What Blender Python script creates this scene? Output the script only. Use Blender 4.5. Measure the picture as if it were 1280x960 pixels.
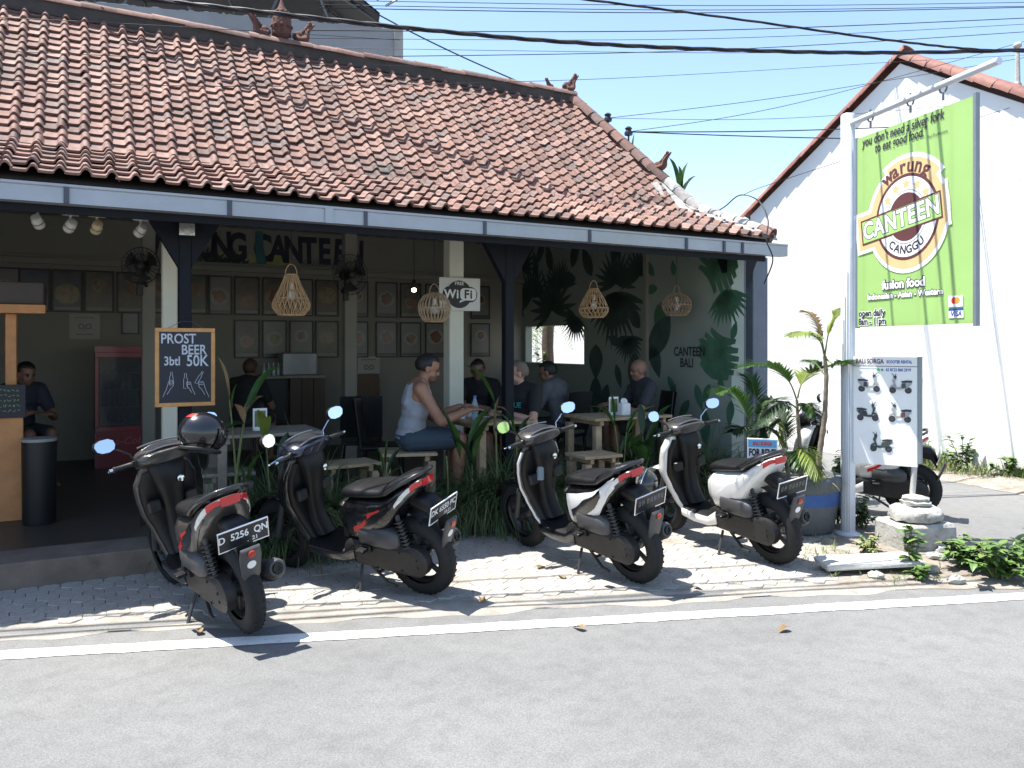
import bpy, bmesh, math, random
from mathutils import Vector, Matrix, Euler, Quaternion
R = math.radians
random.seed(11)
for o in list(bpy.data.objects): bpy.data.objects.remove(o, do_unlink=True)
S = bpy.context.scene
COL = S.collection
# ------------------------------------------------------------------ camera
CH = 1.6
cd = bpy.data.cameras.new('camera'); cam = bpy.data.objects.new('camera', cd); COL.objects.link(cam)
cd.sensor_width = 36; cd.lens = 36 * 1000 / 1280; cd.shift_y = -48 / 1280
cd.clip_start = 0.05; cd.clip_end = 2000
cam.location = (0, 0, CH); cam.rotation_euler = (R(90), 0, 0)
S.camera = cam
# ------------------------------------------------------------------ sky + sun
TOSUN = Vector((-0.36, 0.05, 1)).normalized()
W = bpy.data.worlds.new('World'); S.world = W; W.use_nodes = True
nt = W.node_tree; bg = nt.nodes['Background']
sk = nt.nodes.new('ShaderNodeTexSky'); sk.sky_type = 'NISHITA'; sk.sun_disc = False
sk.sun_elevation = math.asin(TOSUN.z); sk.sun_rotation = math.atan2(TOSUN.x, TOSUN.y)
sk.air_density = 1.0; sk.dust_density = 0.7; sk.ozone_density = 1.0
nt.links.new(sk.outputs[0], bg.inputs[0]); bg.inputs[1].default_value = 0.125
sd = bpy.data.lights.new('sun', 'SUN'); sun = bpy.data.objects.new('sun', sd); COL.objects.link(sun)
sd.energy = 5.0; sd.angle = R(0.5); sd.color = (1.0, 0.965, 0.9)
sun.rotation_euler = TOSUN.to_track_quat('Z', 'Y').to_euler(); sun.location = (0, 0, 30)
S.view_settings.view_transform = 'Standard'; S.view_settings.look = 'None'
S.view_settings.exposure = 1.3; S.view_settings.gamma = 1.0
S.view_settings.use_curve_mapping = False
# ------------------------------------------------------------------ frames of reference
BR = math.atan2(0.4735, 0.881); P0 = Vector((-0.275, 6.87, 0))
DX, DY = math.cos(BR), math.sin(BR)
def B(s, n, z=0.0): return Vector((P0.x + DX*s - DY*n, P0.y + DY*s + DX*n, z))
def ray(u, v): return Vector(((u-640)/1000, 1, -(v-432)/1000))
def at(u, v, Y): d = ray(u, v); return Vector((d.x*Y, Y, CH + d.z*Y))
def gnd(u, v, z=0.0): return at(u, v, (CH-z)*1000/(v-432))
def pn(u, v, n):
    """pixel ray against the plane n = const of the warung: (s, z)"""
    a = (u-640)/1000
    s = (a*(P0.y + DX*n) - P0.x + DY*n) / (DX - a*DY)
    Y = P0.y + DY*s + DX*n
    return s, CH - (v-432)/1000*Y
def ps(u, v, s):
    """pixel ray against the plane s = const: (n, z)"""
    a = (u-640)/1000
    n = (P0.x + DX*s - a*(P0.y + DY*s)) / (DY + a*DX)
    Y = P0.y + DY*s + DX*n
    return n, CH - (v-432)/1000*Y
# ------------------------------------------------------------------ mesh helpers
class MB:
    def __init__(s): s.v = []; s.f = []; s.mi = []; s.cur = 0
    def add(s, vs, fs, M=None):
        o = len(s.v)
        if M is not None: vs = [M @ Vector(p) for p in vs]
        s.v.extend([tuple(p) for p in vs])
        for f in fs: s.f.append([i+o for i in f]); s.mi.append(s.cur)
        return s
    def box(s, x0, x1, y0, y1, z0, z1, M=None):
        vs = [(x0,y0,z0),(x1,y0,z0),(x1,y1,z0),(x0,y1,z0),(x0,y0,z1),(x1,y0,z1),(x1,y1,z1),(x0,y1,z1)]
        return s.add(vs, [(0,3,2,1),(4,5,6,7),(0,1,5,4),(1,2,6,5),(2,3,7,6),(3,0,4,7)], M)
    def rbox(s, x0, x1, y0, y1, z0, z1, b=0.01, M=None):
        def ring(z, i):
            return [(x0+i+b,y0+i,z),(x1-i-b,y0+i,z),(x1-i,y0+i+b,z),(x1-i,y1-i-b,z),(x1-i-b,y1-i,z),(x0+i+b,y1-i,z),(x0+i,y1-i-b,z),(x0+i,y0+i+b,z)]
        return s.loft([ring(z0,b*.6), ring(z0+b*.6,0), ring(z1-b*.6,0), ring(z1,b*.6)], M=M)
    def loft(s, rings, cap=True, closed=True, M=None):
        n = len(rings[0]); vs = [p for r in rings for p in r]; fs = []
        for i in range(len(rings)-1):
            for j in range(n if closed else n-1):
                k = (j+1) % n
                fs.append((i*n+j, i*n+k, (i+1)*n+k, (i+1)*n+j))
        if cap and closed:
            fs.append(tuple(range(n))[::-1]); fs.append(tuple((len(rings)-1)*n+j for j in range(n)))
        return s.add(vs, fs, M)
    def tube(s, pts, r, seg=8, cap=True, M=None, flat=1.0):
        pts = [Vector(p) for p in pts]; n = len(pts)
        rs = r if isinstance(r, (list, tuple)) else [r]*n
        rings = []; up = None
        for i, p in enumerate(pts):
            t = (pts[min(i+1,n-1)] - pts[max(i-1,0)]).normalized()
            if up is None:
                a = Vector((0,0,1)) if abs(t.z) < .9 else Vector((0,1,0))
                up = (a - t*a.dot(t)).normalized()
            else:
                up = (up - t*up.dot(t)).normalized()
            b = t.cross(up)
            rings.append([p + (b*math.cos(2*math.pi*j/seg) + up*flat*math.sin(2*math.pi*j/seg))*rs[i] for j in range(seg)])
        return s.loft(rings, cap, True, M)
    def lathe(s, prof, seg=20, M=None, cap=True):
        rings = [[(max(r,1e-4)*math.cos(2*math.pi*j/seg), max(r,1e-4)*math.sin(2*math.pi*j/seg), z) for j in range(seg)] for r, z in prof]
        return s.loft(rings, cap, True, M)
    def ell(s, c, r, seg=14, rings=9, M=None):
        if not isinstance(r, (list, tuple)): r = (r, r, r)
        rr = []
        for i in range(rings):
            a = -math.pi/2 + math.pi*(i+.02)/(rings-1+.04)
            rr.append([(c[0]+r[0]*math.cos(a)*math.cos(2*math.pi*j/seg), c[1]+r[1]*math.cos(a)*math.sin(2*math.pi*j/seg), c[2]+r[2]*math.sin(a)) for j in range(seg)])
        return s.loft(rr, True, True, M)
    def prism(s, poly, z0, z1, M=None):
        """poly: ccw list of (x, y); extruded along z"""
        return s.loft([[(x,y,z0) for x,y in poly], [(x,y,z1) for x,y in poly]], True, True, M)
    def grid(s, fn, nu, nv, M=None):
        vs = [fn(i/nu, j/nv) for i in range(nu+1) for j in range(nv+1)]
        fs = [(i*(nv+1)+j, (i+1)*(nv+1)+j, (i+1)*(nv+1)+j+1, i*(nv+1)+j+1) for i in range(nu) for j in range(nv)]
        return s.add(vs, fs, M)
    def me(s, name, mats=None, smooth=None):
        m = bpy.data.meshes.new(name); m.from_pydata(s.v, [], s.f); m.update()
        if mats is not None:
            for x in (mats if isinstance(mats, (list, tuple)) else [mats]): m.materials.append(x)
            if isinstance(mats, (list, tuple)) and len(mats) > 1: m.polygons.foreach_set('material_index', s.mi)
        if smooth is not None:
            m.polygons.foreach_set('use_smooth', [True]*len(m.polygons))
            if smooth < 179: m.set_sharp_from_angle(angle=R(smooth))
        return m
    def build(s, name, mat, parent=None, smooth=None, loc=None, rot=None):
        return link(name, s.me(name, mat, smooth), parent, loc, rot)
def link(name, me, parent=None, loc=None, rot=None):
    o = bpy.data.objects.new(name, me); COL.objects.link(o)
    if parent is not None: o.parent = parent
    if loc is not None: o.location = loc
    if rot is not None: o.rotation_euler = rot
    return o
def tag(o, label=None, cat=None, group=None, kind=None):
    if label: o['label'] = label
    if cat: o['category'] = cat
    if group: o['group'] = group
    if kind: o['kind'] = kind
    return o
def thing(name, label, cat, loc=(0,0,0), rz=0.0, group=None):
    o = bpy.data.objects.new(name, None); COL.objects.link(o)
    o.location = loc; o.rotation_euler = (0,0,rz); o.empty_display_size = .1
    return tag(o, label, cat, group)
def struct(o): o['kind'] = 'structure'; return o
_kids = {}
def copy_tree(o, parent=None):
    c = o.copy(); COL.objects.link(c); c.parent = parent
    for ch in o.children: copy_tree(ch, c)
    return c
def TR(x=0, y=0, z=0, rx=0, ry=0, rz=0, s=1):
    return Matrix.Translation((x,y,z)) @ Euler((R(rx),R(ry),R(rz))).to_matrix().to_4x4() @ Matrix.Scale(s, 4)
# ------------------------------------------------------------------ materials
def new_mat(name):
    m = bpy.data.materials.new(name); m.use_nodes = True
    return m, m.node_tree, m.node_tree.nodes['Principled BSDF']
def nd(t, typ, **kw):
    n = t.nodes.new(typ)
    for k, v in kw.items(): setattr(n, k, v)
    return n
def ramp(t, stops):
    r = nd(t, 'ShaderNodeValToRGB'); e = r.color_ramp.elements
    while len(e) > 1: e.remove(e[-1])
    e[0].position = stops[0][0]; c = stops[0][1]; e[0].color = (*c, 1)
    for p, c in stops[1:]:
        x = e.new(p); x.color = (*c, 1)
    return r
_M = {}
def mat(name, col, rough=.6, metal=0.0, var=.12, scale=6.0, bump=.15, bscale=None, coat=0.0, spec=.5, dirt=None, rvar=.1, trans=0.0):
    """procedural material: base colour varied by two noises, rough and bump by others"""
    if name in _M: return _M[name]
    m, t, p = new_mat(name)
    tc = nd(t, 'ShaderNodeTexCoord'); n1 = nd(t, 'ShaderNodeTexNoise'); n1.inputs['Scale'].default_value = scale
    n1.inputs['Detail'].default_value = 6; n1.inputs['Roughness'].default_value = .62
    t.links.new(tc.outputs['Object'], n1.inputs['Vector'])
    lo = tuple(max(0, c*(1-var)) for c in col); hi = tuple(min(1, c*(1+var)) for c in col)
    st = [(.28, lo), (.72, hi)]
    r = ramp(t, st); t.links.new(n1.outputs['Fac'], r.inputs['Fac'])
    out = r.outputs['Color']
    if dirt:
        n2 = nd(t, 'ShaderNodeTexNoise'); n2.inputs['Scale'].default_value = dirt[2]; n2.inputs['Detail'].default_value = 8
        n2.inputs['Roughness'].default_value = .7
        t.links.new(tc.outputs['Object'], n2.inputs['Vector'])
        r2 = ramp(t, [(dirt[1], (0,0,0)), (min(1, dirt[1]+.16), (1,1,1))]); t.links.new(n2.outputs['Fac'], r2.inputs['Fac'])
        mx = nd(t, 'ShaderNodeMix', data_type='RGBA'); t.links.new(r2.outputs['Color'], mx.inputs['Factor'])
        t.links.new(out, mx.inputs['A']); mx.inputs['B'].default_value = (*dirt[0], 1); out = mx.outputs['Result']
    t.links.new(out, p.inputs['Base Color'])
    p.inputs['Metallic'].default_value = metal; p.inputs['Specular IOR Level'].default_value = spec
    if rvar:
        mr = nd(t, 'ShaderNodeMapRange'); mr.inputs['To Min'].default_value = max(.02, rough-rvar); mr.inputs['To Max'].default_value = min(1, rough+rvar)
        t.links.new(n1.outputs['Fac'], mr.inputs['Value']); t.links.new(mr.outputs['Result'], p.inputs['Roughness'])
    else: p.inputs['Roughness'].default_value = rough
    if coat: p.inputs['Coat Weight'].default_value = coat; p.inputs['Coat Roughness'].default_value = .06
    if bump:
        n3 = nd(t, 'ShaderNodeTexNoise'); n3.inputs['Scale'].default_value = bscale or scale*6; n3.inputs['Detail'].default_value = 5
        t.links.new(tc.outputs['Object'], n3.inputs['Vector'])
        b = nd(t, 'ShaderNodeBump'); b.inputs['Strength'].default_value = bump; b.inputs['Distance'].default_value = .01
        t.links.new(n3.outputs['Fac'], b.inputs['Height']); t.links.new(b.outputs['Normal'], p.inputs['Normal'])
    if trans:
        tr = nd(t, 'ShaderNodeBsdfTranslucent'); t.links.new(out, tr.inputs['Color'])
        ms = nd(t, 'ShaderNodeMixShader'); ms.inputs[0].default_value = trans
        t.links.new(p.outputs[0], ms.inputs[1]); t.links.new(tr.outputs[0], ms.inputs[2])
        t.links.new(ms.outputs[0], t.nodes['Material Output'].inputs['Surface'])
    _M[name] = m; return m
def glassy(name, col, rough=.05, alpha=.25):
    if name in _M: return _M[name]
    m, t, p = new_mat(name)
    p.inputs['Base Color'].default_value = (*col, 1); p.inputs['Roughness'].default_value = rough
    tr = nd(t, 'ShaderNodeBsdfTransparent'); tr.inputs[0].default_value = (min(1,col[0]+.3), min(1,col[1]+.3), min(1,col[2]+.3), 1)
    ms = nd(t, 'ShaderNodeMixShader'); ms.inputs[0].default_value = alpha
    t.links.new(tr.outputs[0], ms.inputs[1]); t.links.new(p.outputs[0], ms.inputs[2])
    t.links.new(ms.outputs[0], t.nodes['Material Output'].inputs['Surface'])
    _M[name] = m; return m
def emit(name, col, k):
    if name in _M: return _M[name]
    m, t, p = new_mat(name); p.inputs['Emission Color'].default_value = (*col, 1); p.inputs['Emission Strength'].default_value = k
    _M[name] = m; return m
# ------------------------------------------------------------------ lettering
_txt = {}
def text_verts(body, size=1.0, bold=0.0, shear=0.0, depth=0.0, xs=1.0, align='CENTER', space=1.0):
    key = (body, round(bold/size, 4), shear, round(depth/size, 5), align, space)
    if key not in _txt:
        c = bpy.data.curves.new('t', 'FONT'); c.body = body; c.size = 1; c.offset = bold/size; c.shear = shear
        c.extrude = depth/size; c.align_x = align; c.align_y = 'CENTER'; c.resolution_u = 3; c.space_character = space
        o = bpy.data.objects.new('t', c); COL.objects.link(o)
        dg = bpy.context.evaluated_depsgraph_get(); dg.update()
        m = bpy.data.meshes.new_from_object(o.evaluated_get(dg))
        _txt[key] = ([v.co.copy() for v in m.vertices], [tuple(p.vertices) for p in m.polygons])
        bpy.data.objects.remove(o, do_unlink=True); bpy.data.curves.remove(c); bpy.data.meshes.remove(m)
    vs, fs = _txt[key]
    return [Vector((v.x*size*xs, v.y*size, v.z*size)) for v in vs], fs
def add_text(mb, body, M, size, **kw):
    vs, fs = text_verts(body, size, **kw); return mb.add(vs, fs, M)
def XZ(x=0, y=0, z=0, roll=0, rz=0):
    """frame whose local x,y lie in an upright plane facing -y (text on a wall facing the viewer)"""
    return Matrix.Translation((x,y,z)) @ Matrix.Rotation(R(rz),4,'Z') @ Matrix.Rotation(R(90),4,'X') @ Matrix.Rotation(R(roll),4,'Z')
def disc(r, n=32, cx=0, cy=0, sx=1, sy=1, a0=0, a1=360):
    return [(cx+r*sx*math.cos(R(a0+(a1-a0)*i/n)), cy+r*sy*math.sin(R(a0+(a1-a0)*i/n))) for i in range(n if a1-a0 >= 360 else n+1)]
# ================================================================== materials used widely
def asphalt_mat():
    m, t, p = new_mat('asphalt'); tc = nd(t, 'ShaderNodeTexCoord')
    a = nd(t, 'ShaderNodeTexNoise'); a.inputs['Scale'].default_value = 140; a.inputs['Detail'].default_value = 3
    b = nd(t, 'ShaderNodeTexNoise'); b.inputs['Scale'].default_value = .55; b.inputs['Detail'].default_value = 7; b.inputs['Roughness'].default_value = .68
    v = nd(t, 'ShaderNodeTexVoronoi'); v.inputs['Scale'].default_value = 34
    w = nd(t, 'ShaderNodeTexNoise'); w.inputs['Scale'].default_value = 9; w.inputs['Detail'].default_value = 6
    for x in (a, b, v, w): t.links.new(tc.outputs['Object'], x.inputs['Vector'])
    r1 = ramp(t, [(.3, (.132,.132,.131)), (.7, (.185,.184,.18))]); t.links.new(b.outputs['Fac'], r1.inputs['Fac'])
    r2 = ramp(t, [(.38, (.74,.74,.74)), (.62, (1.12,1.118,1.11))]); t.links.new(a.outputs['Fac'], r2.inputs['Fac'])
    mx = nd(t, 'ShaderNodeMix', data_type='RGBA', blend_type='MULTIPLY'); mx.inputs['Factor'].default_value = .8
    t.links.new(r1.outputs[0], mx.inputs['A']); t.links.new(r2.outputs[0], mx.inputs['B'])
    # scattered dark pits and stains
    r3 = ramp(t, [(.05, (.25,.25,.25)), (.10, (1,1,1))]); t.links.new(v.outputs['Distance'], r3.inputs['Fac'])
    r4 = ramp(t, [(.46, (1,1,1)), (.66, (.80,.795,.785))]); t.links.new(w.outputs['Fac'], r4.inputs['Fac'])
    m2 = nd(t, 'ShaderNodeMix', data_type='RGBA', blend_type='MULTIPLY'); m2.inputs['Factor'].default_value = .5
    t.links.new(mx.outputs['Result'], m2.inputs['A']); t.links.new(r3.outputs[0], m2.inputs['B'])
    m3 = nd(t, 'ShaderNodeMix', data_type='RGBA', blend_type='MULTIPLY'); m3.inputs['Factor'].default_value = .55
    t.links.new(m2.outputs['Result'], m3.inputs['A']); t.links.new(r4.outputs[0], m3.inputs['B'])
    t.links.new(m3.outputs['Result'], p.inputs['Base Color']); p.inputs['Roughness'].default_value = .85
    bp = nd(t, 'ShaderNodeBump'); bp.inputs['Strength'].default_value = .5; bp.inputs['Distance'].default_value = .006
    t.links.new(a.outputs['Fac'], bp.inputs['Height']); t.links.new(bp.outputs['Normal'], p.inputs['Normal'])
    return m
def island_mat(name, cols, rough, lich=None, grain=30, patch=2.0, bump=.3):
    """pieces of one kind: each object / mesh island takes its own tone; streaks and lichen on top"""
    m, t, p = new_mat(name)
    oi = nd(t, 'ShaderNodeObjectInfo'); ge = nd(t, 'ShaderNodeNewGeometry'); tc = nd(t, 'ShaderNodeTexCoord')
    ad = nd(t, 'ShaderNodeMath', operation='ADD'); t.links.new(oi.outputs['Random'], ad.inputs[0]); t.links.new(ge.outputs['Random Per Island'], ad.inputs[1])
    fr = nd(t, 'ShaderNodeMath', operation='FRACT'); t.links.new(ad.outputs[0], fr.inputs[0])
    r = ramp(t, [(i/(len(cols)-1), c) for i, c in enumerate(cols)]); t.links.new(fr.outputs[0], r.inputs['Fac'])
    n1 = nd(t, 'ShaderNodeTexNoise'); n1.inputs['Scale'].default_value = grain; n1.inputs['Detail'].default_value = 6
    n2 = nd(t, 'ShaderNodeTexNoise'); n2.inputs['Scale'].default_value = patch; n2.inputs['Detail'].default_value = 8; n2.inputs['Roughness'].default_value = .7
    for x in (n1, n2): t.links.new(ge.outputs['Position'], x.inputs['Vector'])
    r1 = ramp(t, [(.3, (.72,.70,.69)), (.7, (1.2,1.2,1.2))]); t.links.new(n1.outputs['Fac'], r1.inputs['Fac'])
    mx = nd(t, 'ShaderNodeMix', data_type='RGBA', blend_type='MULTIPLY'); mx.inputs['Factor'].default_value = .8
    t.links.new(r.outputs[0], mx.inputs['A']); t.links.new(r1.outputs[0], mx.inputs['B']); out = mx.outputs['Result']
    if lich:
        r2 = ramp(t, [(lich[1], (0,0,0)), (lich[1]+.14, (1,1,1))]); t.links.new(n2.outputs['Fac'], r2.inputs['Fac'])
        m2 = nd(t, 'ShaderNodeMix', data_type='RGBA'); t.links.new(r2.outputs[0], m2.inputs['Factor'])
        t.links.new(out, m2.inputs['A']); m2.inputs['B'].default_value = (*lich[0], 1); out = m2.outputs['Result']
    t.links.new(out, p.inputs['Base Color']); p.inputs['Roughness'].default_value = rough
    bp = nd(t, 'ShaderNodeBump'); bp.inputs['Strength'].default_value = bump; bp.inputs['Distance'].default_value = .006
    t.links.new(n1.outputs['Fac'], bp.inputs['Height']); t.links.new(bp.outputs['Normal'], p.inputs['Normal'])
    return m
ASPH = asphalt_mat()
TILE = island_mat('terracotta_tile', [(.10,.056,.047),(.185,.096,.074),(.225,.124,.096),(.15,.083,.068),(.275,.168,.136),(.195,.105,.082),(.13,.092,.082),(.235,.138,.112)], .8, ((.062,.052,.047), .56), 26, 1.5)
PAVE = island_mat('paving_block', [(.30,.282,.255),(.335,.315,.285),(.315,.297,.268),(.345,.325,.295)], .88, ((.235,.195,.15), .53), 45, .85, .5)
CONC = mat('concrete', (.30,.295,.28), .85, var=.25, scale=2.2, bump=.4, bscale=30, dirt=((.14,.135,.125), .58, 1.3))
PALEC = mat('pale_concrete', (.44,.43,.40), .85, var=.2, scale=4, bump=.4, bscale=40, dirt=((.2,.19,.17), .6, 3))
DARKM = mat('dark_steel_paint', (.007,.0085,.014), .6, spec=.2, var=.3, scale=5, bump=.1)
WHITEP = mat('white_plaster', (.78,.77,.74), .8, var=.06, scale=2, bump=.2, bscale=25, dirt=((.6,.58,.54), .66, .9))
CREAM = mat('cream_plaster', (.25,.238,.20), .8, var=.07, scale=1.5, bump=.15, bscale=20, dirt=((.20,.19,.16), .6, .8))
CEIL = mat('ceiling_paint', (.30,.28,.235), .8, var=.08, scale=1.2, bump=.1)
WOODP = mat('pallet_wood', (.36,.27,.17), .75, var=.28, scale=9, bump=.3, bscale=60)
WOODO = mat('orange_wood', (.50,.22,.075), .5, var=.2, scale=7, bump=.2)
BLACKP = mat('black_plastic', (.008,.008,.009), .5, var=.25, scale=12, bump=.08)
RUBBER = mat('tyre_rubber', (.009,.009,.0095), .8, var=.3, scale=25, bump=.3, bscale=120, dirt=((.03,.026,.022), .62, 6))
STEEL = mat('worn_steel', (.42,.42,.42), .35, 1.0, var=.15, scale=20, bump=.08)
CABLE = mat('cable_sheath', (.018,.018,.024), .6, var=.2, scale=3, bump=0)
SOIL = mat('soil', (.215,.185,.15), .95, var=.3, scale=7, bump=.7, bscale=40, dirt=((.30,.28,.245), .48, 4))
# ================================================================== ground, road, paving
RA = gnd(90, 811); RB = gnd(1280, 743)
RD = (RB-RA).normalized(); RN = Vector((-RD.y, RD.x, 0))
def road_d(p): return (Vector((p[0],p[1],0))-RA).dot(RN)
def road_p(a, d, z=0.0): q = RA + RD*a + RN*d; return Vector((q.x, q.y, z))
g = MB(); g.add([(-250,-250,-.05),(250,-250,-.05),(250,250,-.05),(-250,250,-.05)], [(0,1,2,3)])
struct(g.build('ground', SOIL))
g = MB(); g.add([(-60,-30,-.012),(60,-30,-.012),(60,60,-.012),(-60,60,-.012)], [(0,1,2,3)])
struct(g.build('road', ASPH))
def line_mat():
    m, t, p = new_mat('road_paint'); tc = nd(t, 'ShaderNodeTexCoord')
    n = nd(t, 'ShaderNodeTexNoise'); n.inputs['Scale'].default_value = 22; n.inputs['Detail'].default_value = 8; n.inputs['Roughness'].default_value = .75
    n2 = nd(t, 'ShaderNodeTexNoise'); n2.inputs['Scale'].default_value = 1.1; n2.inputs['Detail'].default_value = 3
    for x in (n, n2): t.links.new(tc.outputs['Object'], x.inputs['Vector'])
    ad = nd(t, 'ShaderNodeMath', operation='MULTIPLY_ADD'); t.links.new(n2.outputs['Fac'], ad.inputs[0]); ad.inputs[1].default_value = .55; t.links.new(n.outputs['Fac'], ad.inputs[2])
    r = ramp(t, [(.80, (.68,.67,.64)), (.93, (.24,.235,.22))]); t.links.new(ad.outputs[0], r.inputs['Fac'])
    t.links.new(r.outputs[0], p.inputs['Base Color']); p.inputs['Roughness'].default_value = .7
    return m
g = MB(); random.seed(3); N = 160
e0 = []; e1 = []
for i in range(N+1):
    a = -6 + 16*i/N; e0.append(road_p(a, -.07+random.uniform(-.006,.006), -.008)); e1.append(road_p(a, .06+random.uniform(-.006,.006), -.008))
g.add(e0+e1, [(i, i+1, N+2+i, N+1+i) for i in range(N)])
struct(g.build('road_edge_line', line_mat()))
# broken concrete channel between the asphalt and the blocks
g = MB(); random.seed(5)
def chan(i, j):
    a = -5.5 + 13.5*i; d = .23 + .26*j + (.03*math.sin(a*5.1)+.02*math.sin(a*13) if j < .1 else 0)
    return road_p(a, d, -.006 + .004*math.sin(a*3+j*5)*(0 < j < 1) - (.012 if abs(j-.5) < .13 else 0)*max(0, math.sin(a*1.7+2)) + (.0 if j > 0 else -.005))
g.grid(chan, 210, 8)
struct(g.build('drain_channel', mat('channel_concrete', (.255,.235,.205), .9, var=.3, scale=5, bump=.8, bscale=28, dirt=((.10,.09,.078), .60, 2.6)), smooth=60))
# sand bed under the blocks
g = MB(); bed = [B(-6.2,.05), B(3.4,.05), B(3.4,-.9), road_p(4.35,.47), road_p(-4.2,.47), B(-6.2,-1.0)]
g.add([(p.x,p.y,-.0085) for p in bed], [tuple(range(len(bed)))])
bedo = struct(g.build('paving_bed', mat('joint_sand', (.27,.25,.215), .95, var=.3, scale=14, bump=.5)))
# interlocking paving blocks, each its own piece
random.seed(8)
def paver_mesh():
    b = MB(); w, h = .0725, .083
    hexa = [(w*math.sin(R(60*k)), h*math.cos(R(60*k))) for k in range(6)][::-1]
    b.loft([[(x,y,-.03) for x,y in hexa], [(x,y,-.004) for x,y in hexa], [(x*.95,y*.95,0) for x,y in hexa]])
    return b
pm = paver_mesh().me('paving_block', PAVE)
cells = []
dx, dy = .128, .1265
for r_ in range(-20, 60):
    for c_ in range(-60, 40):
        s_ = c_*dx + (dx/2 if r_ % 2 else 0); n_ = -.06 - r_*dy
        w_ = B(s_, n_)
        if n_ > -.06 or road_d(w_) < .50 or s_ < -5.9: continue
        if s_ > 2.62 + .25*math.sin(n_*7): continue
        if w_.y < .3: continue
        cells.append((s_, n_, w_))
vis = []
for s_, n_, w_ in cells:
    u = 640+1000*w_.x/w_.y; v = 432+1600/w_.y
    vis.append((0 if -15 < u < 1295 else 1, w_.length, s_, n_, w_))
vis.sort(key=lambda q: q[:2])
rest = MB()
for i, (out, dist, s_, n_, w_) in enumerate(vis):
    z = min(.004, max(-.003, random.gauss(-.0005, .0014))); tx, ty = random.gauss(0,.006), random.gauss(0,.006)
    rz = BR + random.gauss(0,.02)
    if i < 300:
        o = link('paving_block', pm, bedo, (w_.x, w_.y, z), (tx, ty, rz))
    else:
        M = Matrix.Translation((w_.x, w_.y, z)) @ Euler((tx,ty,rz)).to_matrix().to_4x4()
        vs = paver_mesh(); rest.add(vs.v, vs.f, M)
if rest.v: tag(rest.build('paving_blocks_beyond', PAVE, bedo), kind='stuff')
# soil verge by the pole and along the white house
def blob_sheet(name, pts, z, m, sub=40, amp=.02, seed=1, hgt=0.0):
    """irregular sheet through a ring of world points, slightly mounded"""
    random.seed(seed); c = sum((Vector(p) for p in pts), Vector()) / len(pts); ring = []
    for i in range(len(pts)):
        a, b = Vector(pts[i]), Vector(pts[(i+1)%len(pts)])
        for k in range(10): ring.append(a.lerp(b, k/10) + Vector((random.gauss(0,amp), random.gauss(0,amp), 0)))
    b = MB(); K = 8
    rings = []
    for k in range(K):
        f = 1 - k/K
        rings.append([Vector((c.x+(q.x-c.x)*f, c.y+(q.y-c.y)*f, z + hgt*(1-f*f) + (random.gauss(0,hgt*.18) if k else 0))) for q in ring])
    b.loft(rings, cap=True)
    return struct(b.build(name, m, smooth=80))
blob_sheet('verge_soil', [gnd(990,712), gnd(1060,735), gnd(1285,733), gnd(1330,715), gnd(1215,680), gnd(1140,655), gnd(1040,655), gnd(1005,672)], -.009, SOIL, seed=4, hgt=.02)
blob_sheet('grass_verge_soil', [gnd(1130,592), gnd(1200,603), gnd(1300,622), gnd(1420,640), gnd(1420,600), gnd(1290,585), gnd(1130,566)], -.009, SOIL, seed=6, hgt=.05)
# ================================================================== the warung (local axes: x along the facade, y into the building)
FL = .17                       # floor height
WB = thing('restaurant_building', 'open-fronted restaurant with a hipped terracotta tile roof and dark posts', 'restaurant', P0, BR)
def tile_floor():
    b = MB(); b.box(-5.6, 3.44, .42, 5.3, -.04, FL); return b
tile_floor().build('floor', mat('floor_tile', (.06,.05,.043), .45, var=.2, scale=3, bump=.1), WB)
# kerb and planter trough
CURB = mat('curb_render', (.16,.125,.10), .8, var=.3, scale=4, bump=.4, bscale=30, dirt=((.075,.06,.05), .55, 2.5))
b = MB(); b.rbox(-5.6, -2.35, 0, .418, -.04, FL-.002, .012); b.build('front_step', CURB, WB)
b = MB(); b.rbox(-2.345, 3.3, 0, .07, -.04, FL+.01, .012); b.rbox(-2.345, 3.3, .35, .418, -.04, FL+.012, .012)
b.rbox(-2.345,-2.28,.072,.348,-.04,FL+.008,.01); b.build('planter_trough', CURB, WB)
b = MB(); b.box(-2.275, 3.29, .074, .346, -.03, FL-.03); b.build('planter_soil', SOIL, WB)
# walls
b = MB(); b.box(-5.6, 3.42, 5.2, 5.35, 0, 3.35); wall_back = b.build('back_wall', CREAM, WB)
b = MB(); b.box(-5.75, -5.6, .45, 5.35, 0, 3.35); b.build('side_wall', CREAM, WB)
GW = mat('grey_green_wall', (.27,.31,.27), .8, var=.08, scale=1.5, bump=.15, bscale=20, dirt=((.22,.245,.22), .6, .9))
b = MB(); s0, s1 = 3.30, 3.42
w0, w1 = ps(730,400,s0)[0], ps(657,400,s0)[0]; z0, z1 = ps(730,455.5,s0)[1], ps(730,405.5,s0)[1]; wc = ps(808,400,3.24)[0]
b.box(s0,s1,wc,w0,0,3.3); b.box(s0,s1,w1,5.2,0,3.3); b.box(s0,s1,w0,w1,0,z0); b.box(s0,s1,w0,w1,z1,3.3)
b.box(s0-.06,s1,.38,wc-.002,0,2.78)
wall_right = b.build('mural_wall', GW, WB)
b = MB(); b.rbox(s0-.02,s1+.02,w0-.03,w1+.03,z0-.03,z0-.002,.006); b.build('window_sill', GW, WB)
b = MB(); b.box(3.20,3.238,wc-.05,wc+.02,FL,3.1); b.build('corner_batten', CREAM, WB)
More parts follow.
